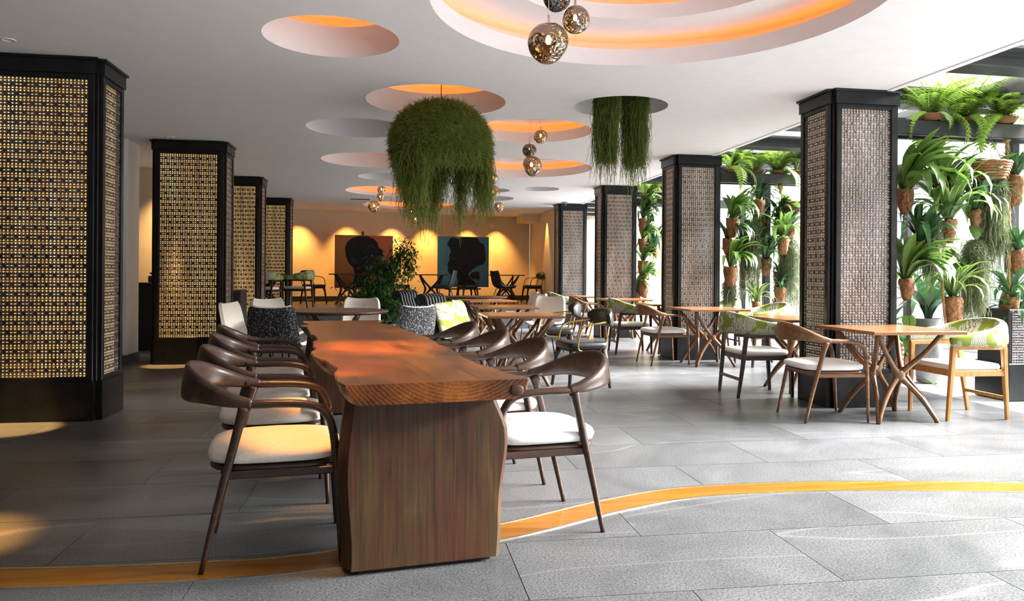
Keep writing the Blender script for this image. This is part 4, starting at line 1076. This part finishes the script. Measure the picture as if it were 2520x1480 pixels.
moss_column('grey-green moss hanging low between the pots of the near screen', at1(2400, 590), .11, .85, 22, 'mossgrey', 500, 'grey moss of the near screen', tuft=3000)
moss_column('dark grey-green moss beside the broad-leaved plants of the near screen', at1(2290, 520), .09, .7, 23, 'mossgrey', 300, 'grey moss of the near screen', tuft=1800)
vine('heart-leaved vine trailing from the wicker hanging basket', [at1(2395, 415), at1(2400, 470), at1(2392, 530), at1(2420, 600), at1(2385, 640)], 11, 4, .13)
vine('thin vine dropping beside the large right column to the floor', [at1(2242, 690), at1(2236, 750), at1(2240, 830), at1(2228, 900), at1(2300, 945)], 7, 5, .13)
vine('heart-leaved vine across the middle of the near screen', [at1(2340, 610), at1(2360, 640), at1(2340, 680), at1(2400, 700)], 8, 6, .12)
# screen 2
fern('fern basket on the beam right of the second right column', onbeam(1800, 10.2), .48, 20, 4)
fern('fern basket with tall fronds on the beam of the middle screen', onbeam(1915, 10.25), .55, 22, 5)
fern('fern basket between the two others on the beam of the middle screen', onbeam(1860, 10.3), .42, 18, 6)
fern('fern basket on the beam half hidden behind the large right column', onbeam(1965, 10.25), .42, 16, 7)
for k, (px, py, L, n, m_, pt, lb) in enumerate([
    (1803, 540, .5, 18, 'leaf', 1.5, 'strap plant in a coir pot, upper left of the middle screen'), (1868, 495, .4, 14, 'leafdark', 1.4, 'dark rosette in a tall coir pot at the top of the middle screen'),
    (1872, 545, .32, 8, 'leafdark', 1.4, 'dark rosette in a coir pot second from the top of the middle screen'), (1798, 660, .55, 18, 'leaf', 1.6, 'long-leaved strap plant in a coir pot, lower left of the middle screen'),
    (1920, 540, .4, 14, 'leafdark', 1.3, 'dark rosette on the rope of the middle screen, topmost'), (1928, 585, .5, 16, 'leaf', 1.4, 'strap plant in a coir pot at the rope of the middle screen'),
    (1885, 640, .5, 16, 'leafdark', 1.3, 'dark strap plant in the centre of the middle screen'), (1918, 672, .3, 14, 'leafdark', 1.3, 'small dark rosette low on the rope of the middle screen'),
    (1920, 710, .3, 12, 'leafdark', 1.4, 'small dark rosette in the second lowest pot of the middle screen'), (1915, 738, .22, 10, 'leafdark', 1.3, 'lowest small rosette at the rope of the middle screen'),
    (1862, 745, .38, 14, 'leafvar', 1.0, 'yellow-edged strap plant low behind the palm-print chairs'), (1790, 590, .5, 16, 'leafdark', 1.2, 'dark strap plant against the second right column'),
    (1945, 560, .45, 14, 'leafdark', 1.2, 'dark strap plant left of the large right column in the middle screen')]):
    strap_plant(lb, on_y(px, py, 10.2 + .06 * ((k * 7) % 5 - 2)), L, n, m_, 20 + k, False, pt)
rope('hemp rope with a knot in the middle screen', [at2(1921, 440), at2(1921, 560), at2(1918, 640)], .018, (-.12,))
rope('thin hemp rope down the centre of the middle screen', [at2(1866, 575), at2(1866, 700), at2(1870, 745)], .014)
moss_column('grey-green moss in the left half of the middle screen', at2(1845, 540), .16, 1.2, 31, 'mossgrey', 420, 'grey moss of the middle screen', tuft=2200)
moss_column('grey-green moss in the right half of the middle screen', at2(1945, 590), .17, 1.15, 32, 'mossgrey', 420, 'grey moss of the middle screen', tuft=2200)
moss_column('grey-green moss beard under the lower left pot of the middle screen', at2(1795, 690), .1, .45, 33, 'mossgrey', 260, 'grey moss of the middle screen', tuft=1200)
wb2 = thing('hanging_basket', 'small wicker basket of bright leaves hanging in the middle screen', 'basket', at2(1952, 498), 0)
link('wicker_basket', BASK, wb2, (0, 0, 0))
for k in range(12): link('leaf', HEART, wb2, (.1 * math.cos(k * .9), .1 * math.sin(k * .9), .01), (0, random.uniform(-.8, .6), k * .9), (.2, .2, .2))
vine('bright vine behind the ropes of the middle screen', [at2(1820, 480), at2(1850, 520), at2(1890, 600), at2(1870, 650)], 16, 8, .2)
# screen 3
fern('fern basket on the beam right of the third right column', onbeam(1592, 13.9), .55, 18, 8)
for k, (px, py, L, n, m_, pt, lb) in enumerate([
    (1583, 540, .6, 18, 'leafdark', 1.5, 'topmost dark strap plant right of the third right column'), (1582, 590, .5, 14, 'leaf', 1.5, 'second strap plant right of the third right column'),
    (1583, 645, .45, 14, 'leaf', 1.7, 'strap plant in a pale coir pot right of the third right column'), (1585, 690, .45, 14, 'leaf', 1.9, 'lowest strap plant in a coir pot right of the third right column'),
    (1612, 610, .6, 14, 'leafdark', 1.2, 'dark strap plant left of the second right column in the far screen'), (1568, 720, .45, 14, 'leafdark', 1.2, 'dark strap plant low at the third right column')]):
    strap_plant(lb, on_y(px, py, 13.9 + .05 * (k % 3 - 1)), L, n, m_, 50 + k, False, pt)
vine('vine in the far screen next to the second right column', [at3(1605, 520), at3(1600, 600), at3(1610, 680)], 12, 9, .2, 1)
# floor planters by the near screen
bp = thing('woven_planter', 'woven fibre planter on the ground behind the square table', 'planter', (5.6, 7.9, 0))
MB().lathe([(.001, .02), (.17, .02), (.2, .2), (.19, .45), (.175, .46), (.17, .4), (.001, .4)], n=20).build('planter_body', 'wicker', bp)
for i in range(8): MB().tube([(.2 * math.cos(a * .2618), .2 * math.sin(a * .2618), .05 + i * .052 + .006 * (-1) ** a) for a in range(25)], .022, 6, caps=False).build('woven_band', 'wicker', bp)
for k in range(12): link('leaf', STRAP['leafdark', (55, 105, 185)[k % 3]], bp, (0, 0, .42), (0, .1, k * 2.4), (.6, .9, .6))
gp = thing('grey_planter', 'tall grey planter with dark strap leaves behind the near screen', 'planter', (5.95, 7.6, 0))
MB().lathe([(.001, .01), (.12, .01), (.16, .72), (.14, .72), (.135, .66), (.001, .66)], n=20).build('planter_body', 'stonepot', gp)
for k in range(16): link('leaf', STRAP['leafdark', (55, 105, 185)[k % 3]], gp, (0, 0, .66), (0, .1, k * 2.4), (.75, 1.2, .75))
tp = thing('perforated_planter', 'dark perforated planter box at the right edge of the picture', 'planter', (6.35, 6.55, 0))
MB().box((0, 0, .44), (.52, .2, .44), .01).build('planter_box', 'blackmat', tp)
link('perforated_panel', perf(.98, .5), tp, (0, -.205, .36))
MB().box((0, 0, .18), (.535, .215, .18), .008).build('plinth', 'black', tp)
for k in range(22): link('leaf', STRAP['leafdark', (55, 105, 185)[k % 3]], tp, (-.45 + .042 * k, .05 * math.sin(k * 3), .86), (0, .1, k * 2.4), (.5, .8, .5))
for k, (x, y_) in enumerate([(4.95, 7.75), (5.3, 8.3), (6.3, 8.4), (5.2, 12.2), (5.9, 11.6)]):
    strap_plant(['low dark strap plant on the ground right of the large right column', 'low dark strap plant on the ground beyond the square table', 'low dark strap plant on the ground beyond the perforated planter',
                 'low dark strap plant on the ground beyond the second right column', 'low dark strap plant on the ground in the bay of the middle screen'][k], (x, y_, .21), .5, 16, 'leafdark', 70 + k, False, 1.0)

# potted tree in the middle of the room
tr_ = thing('potted_tree', 'small leafy tree with dark green foliage in front of the orange painting', 'tree', (-.1, 11.75, 0))
MB().lathe([(.001, .01), (.17, .01), (.22, .42), (.2, .42), (.19, .37), (.001, .37)], n=24).build('pot', 'blackmat', tr_)
for pts in ([(0, 0, .35), (.02, 0, .8), (.12, .02, 1.2), (.25, 0, 1.5)], [(0, 0, .5), (-.08, -.02, .85), (-.12, 0, 1.25)], [(.02, 0, .7), (.12, -.05, 1.0), (.18, -.1, 1.3)], [(0, 0, .45), (-.18, .02, .75), (-.3, 0, .95)], [(0, 0, .45), (.1, .02, .75), (.2, 0, .85)]):
    MB().tube(cr(pts, 4), .012, 6).build('branch', 'bark', tr_)
m = MB(); r = random.Random(12)
for (c, rad, n) in [((.27, 0, 1.48), (.16, .15, .17), 260), ((.36, 0, 1.27), (.08, .1, .16), 100), ((.0, 0, 1.25), (.2, .18, .16), 380), ((-.08, 0, .95), (.3, .22, .16), 420), ((-.1, -.05, .72), (.36, .28, .2), 620), ((.12, 0, .66), (.25, .25, .18), 360), ((-.3, 0, .8), (.2, .2, .1), 160)]:
    for _ in range(n * 2):
        d = Vector((r.gauss(0, .5), r.gauss(0, .5), r.gauss(0, .5)))
        p = Vector(c) + Vector((d.x * rad[0], d.y * rad[1], d.z * rad[2])) * 1.25
        a = r.uniform(0, 6.28); t_ = Vector((math.cos(a), math.sin(a), r.uniform(-1.1, .2))).normalized(); sd = t_.cross(Vector((0, 0, 1))).normalized(); l = r.uniform(.06, .1); w = l * .2
        m.add([p, p + t_ * l * .45 + sd * w, p + t_ * l + Vector((0, 0, -.012)), p + t_ * l * .45 - sd * w], [(0, 1, 2, 3)])
o = m.build('foliage', 'treeleaf', tr_); o['kind'] = 'stuff'
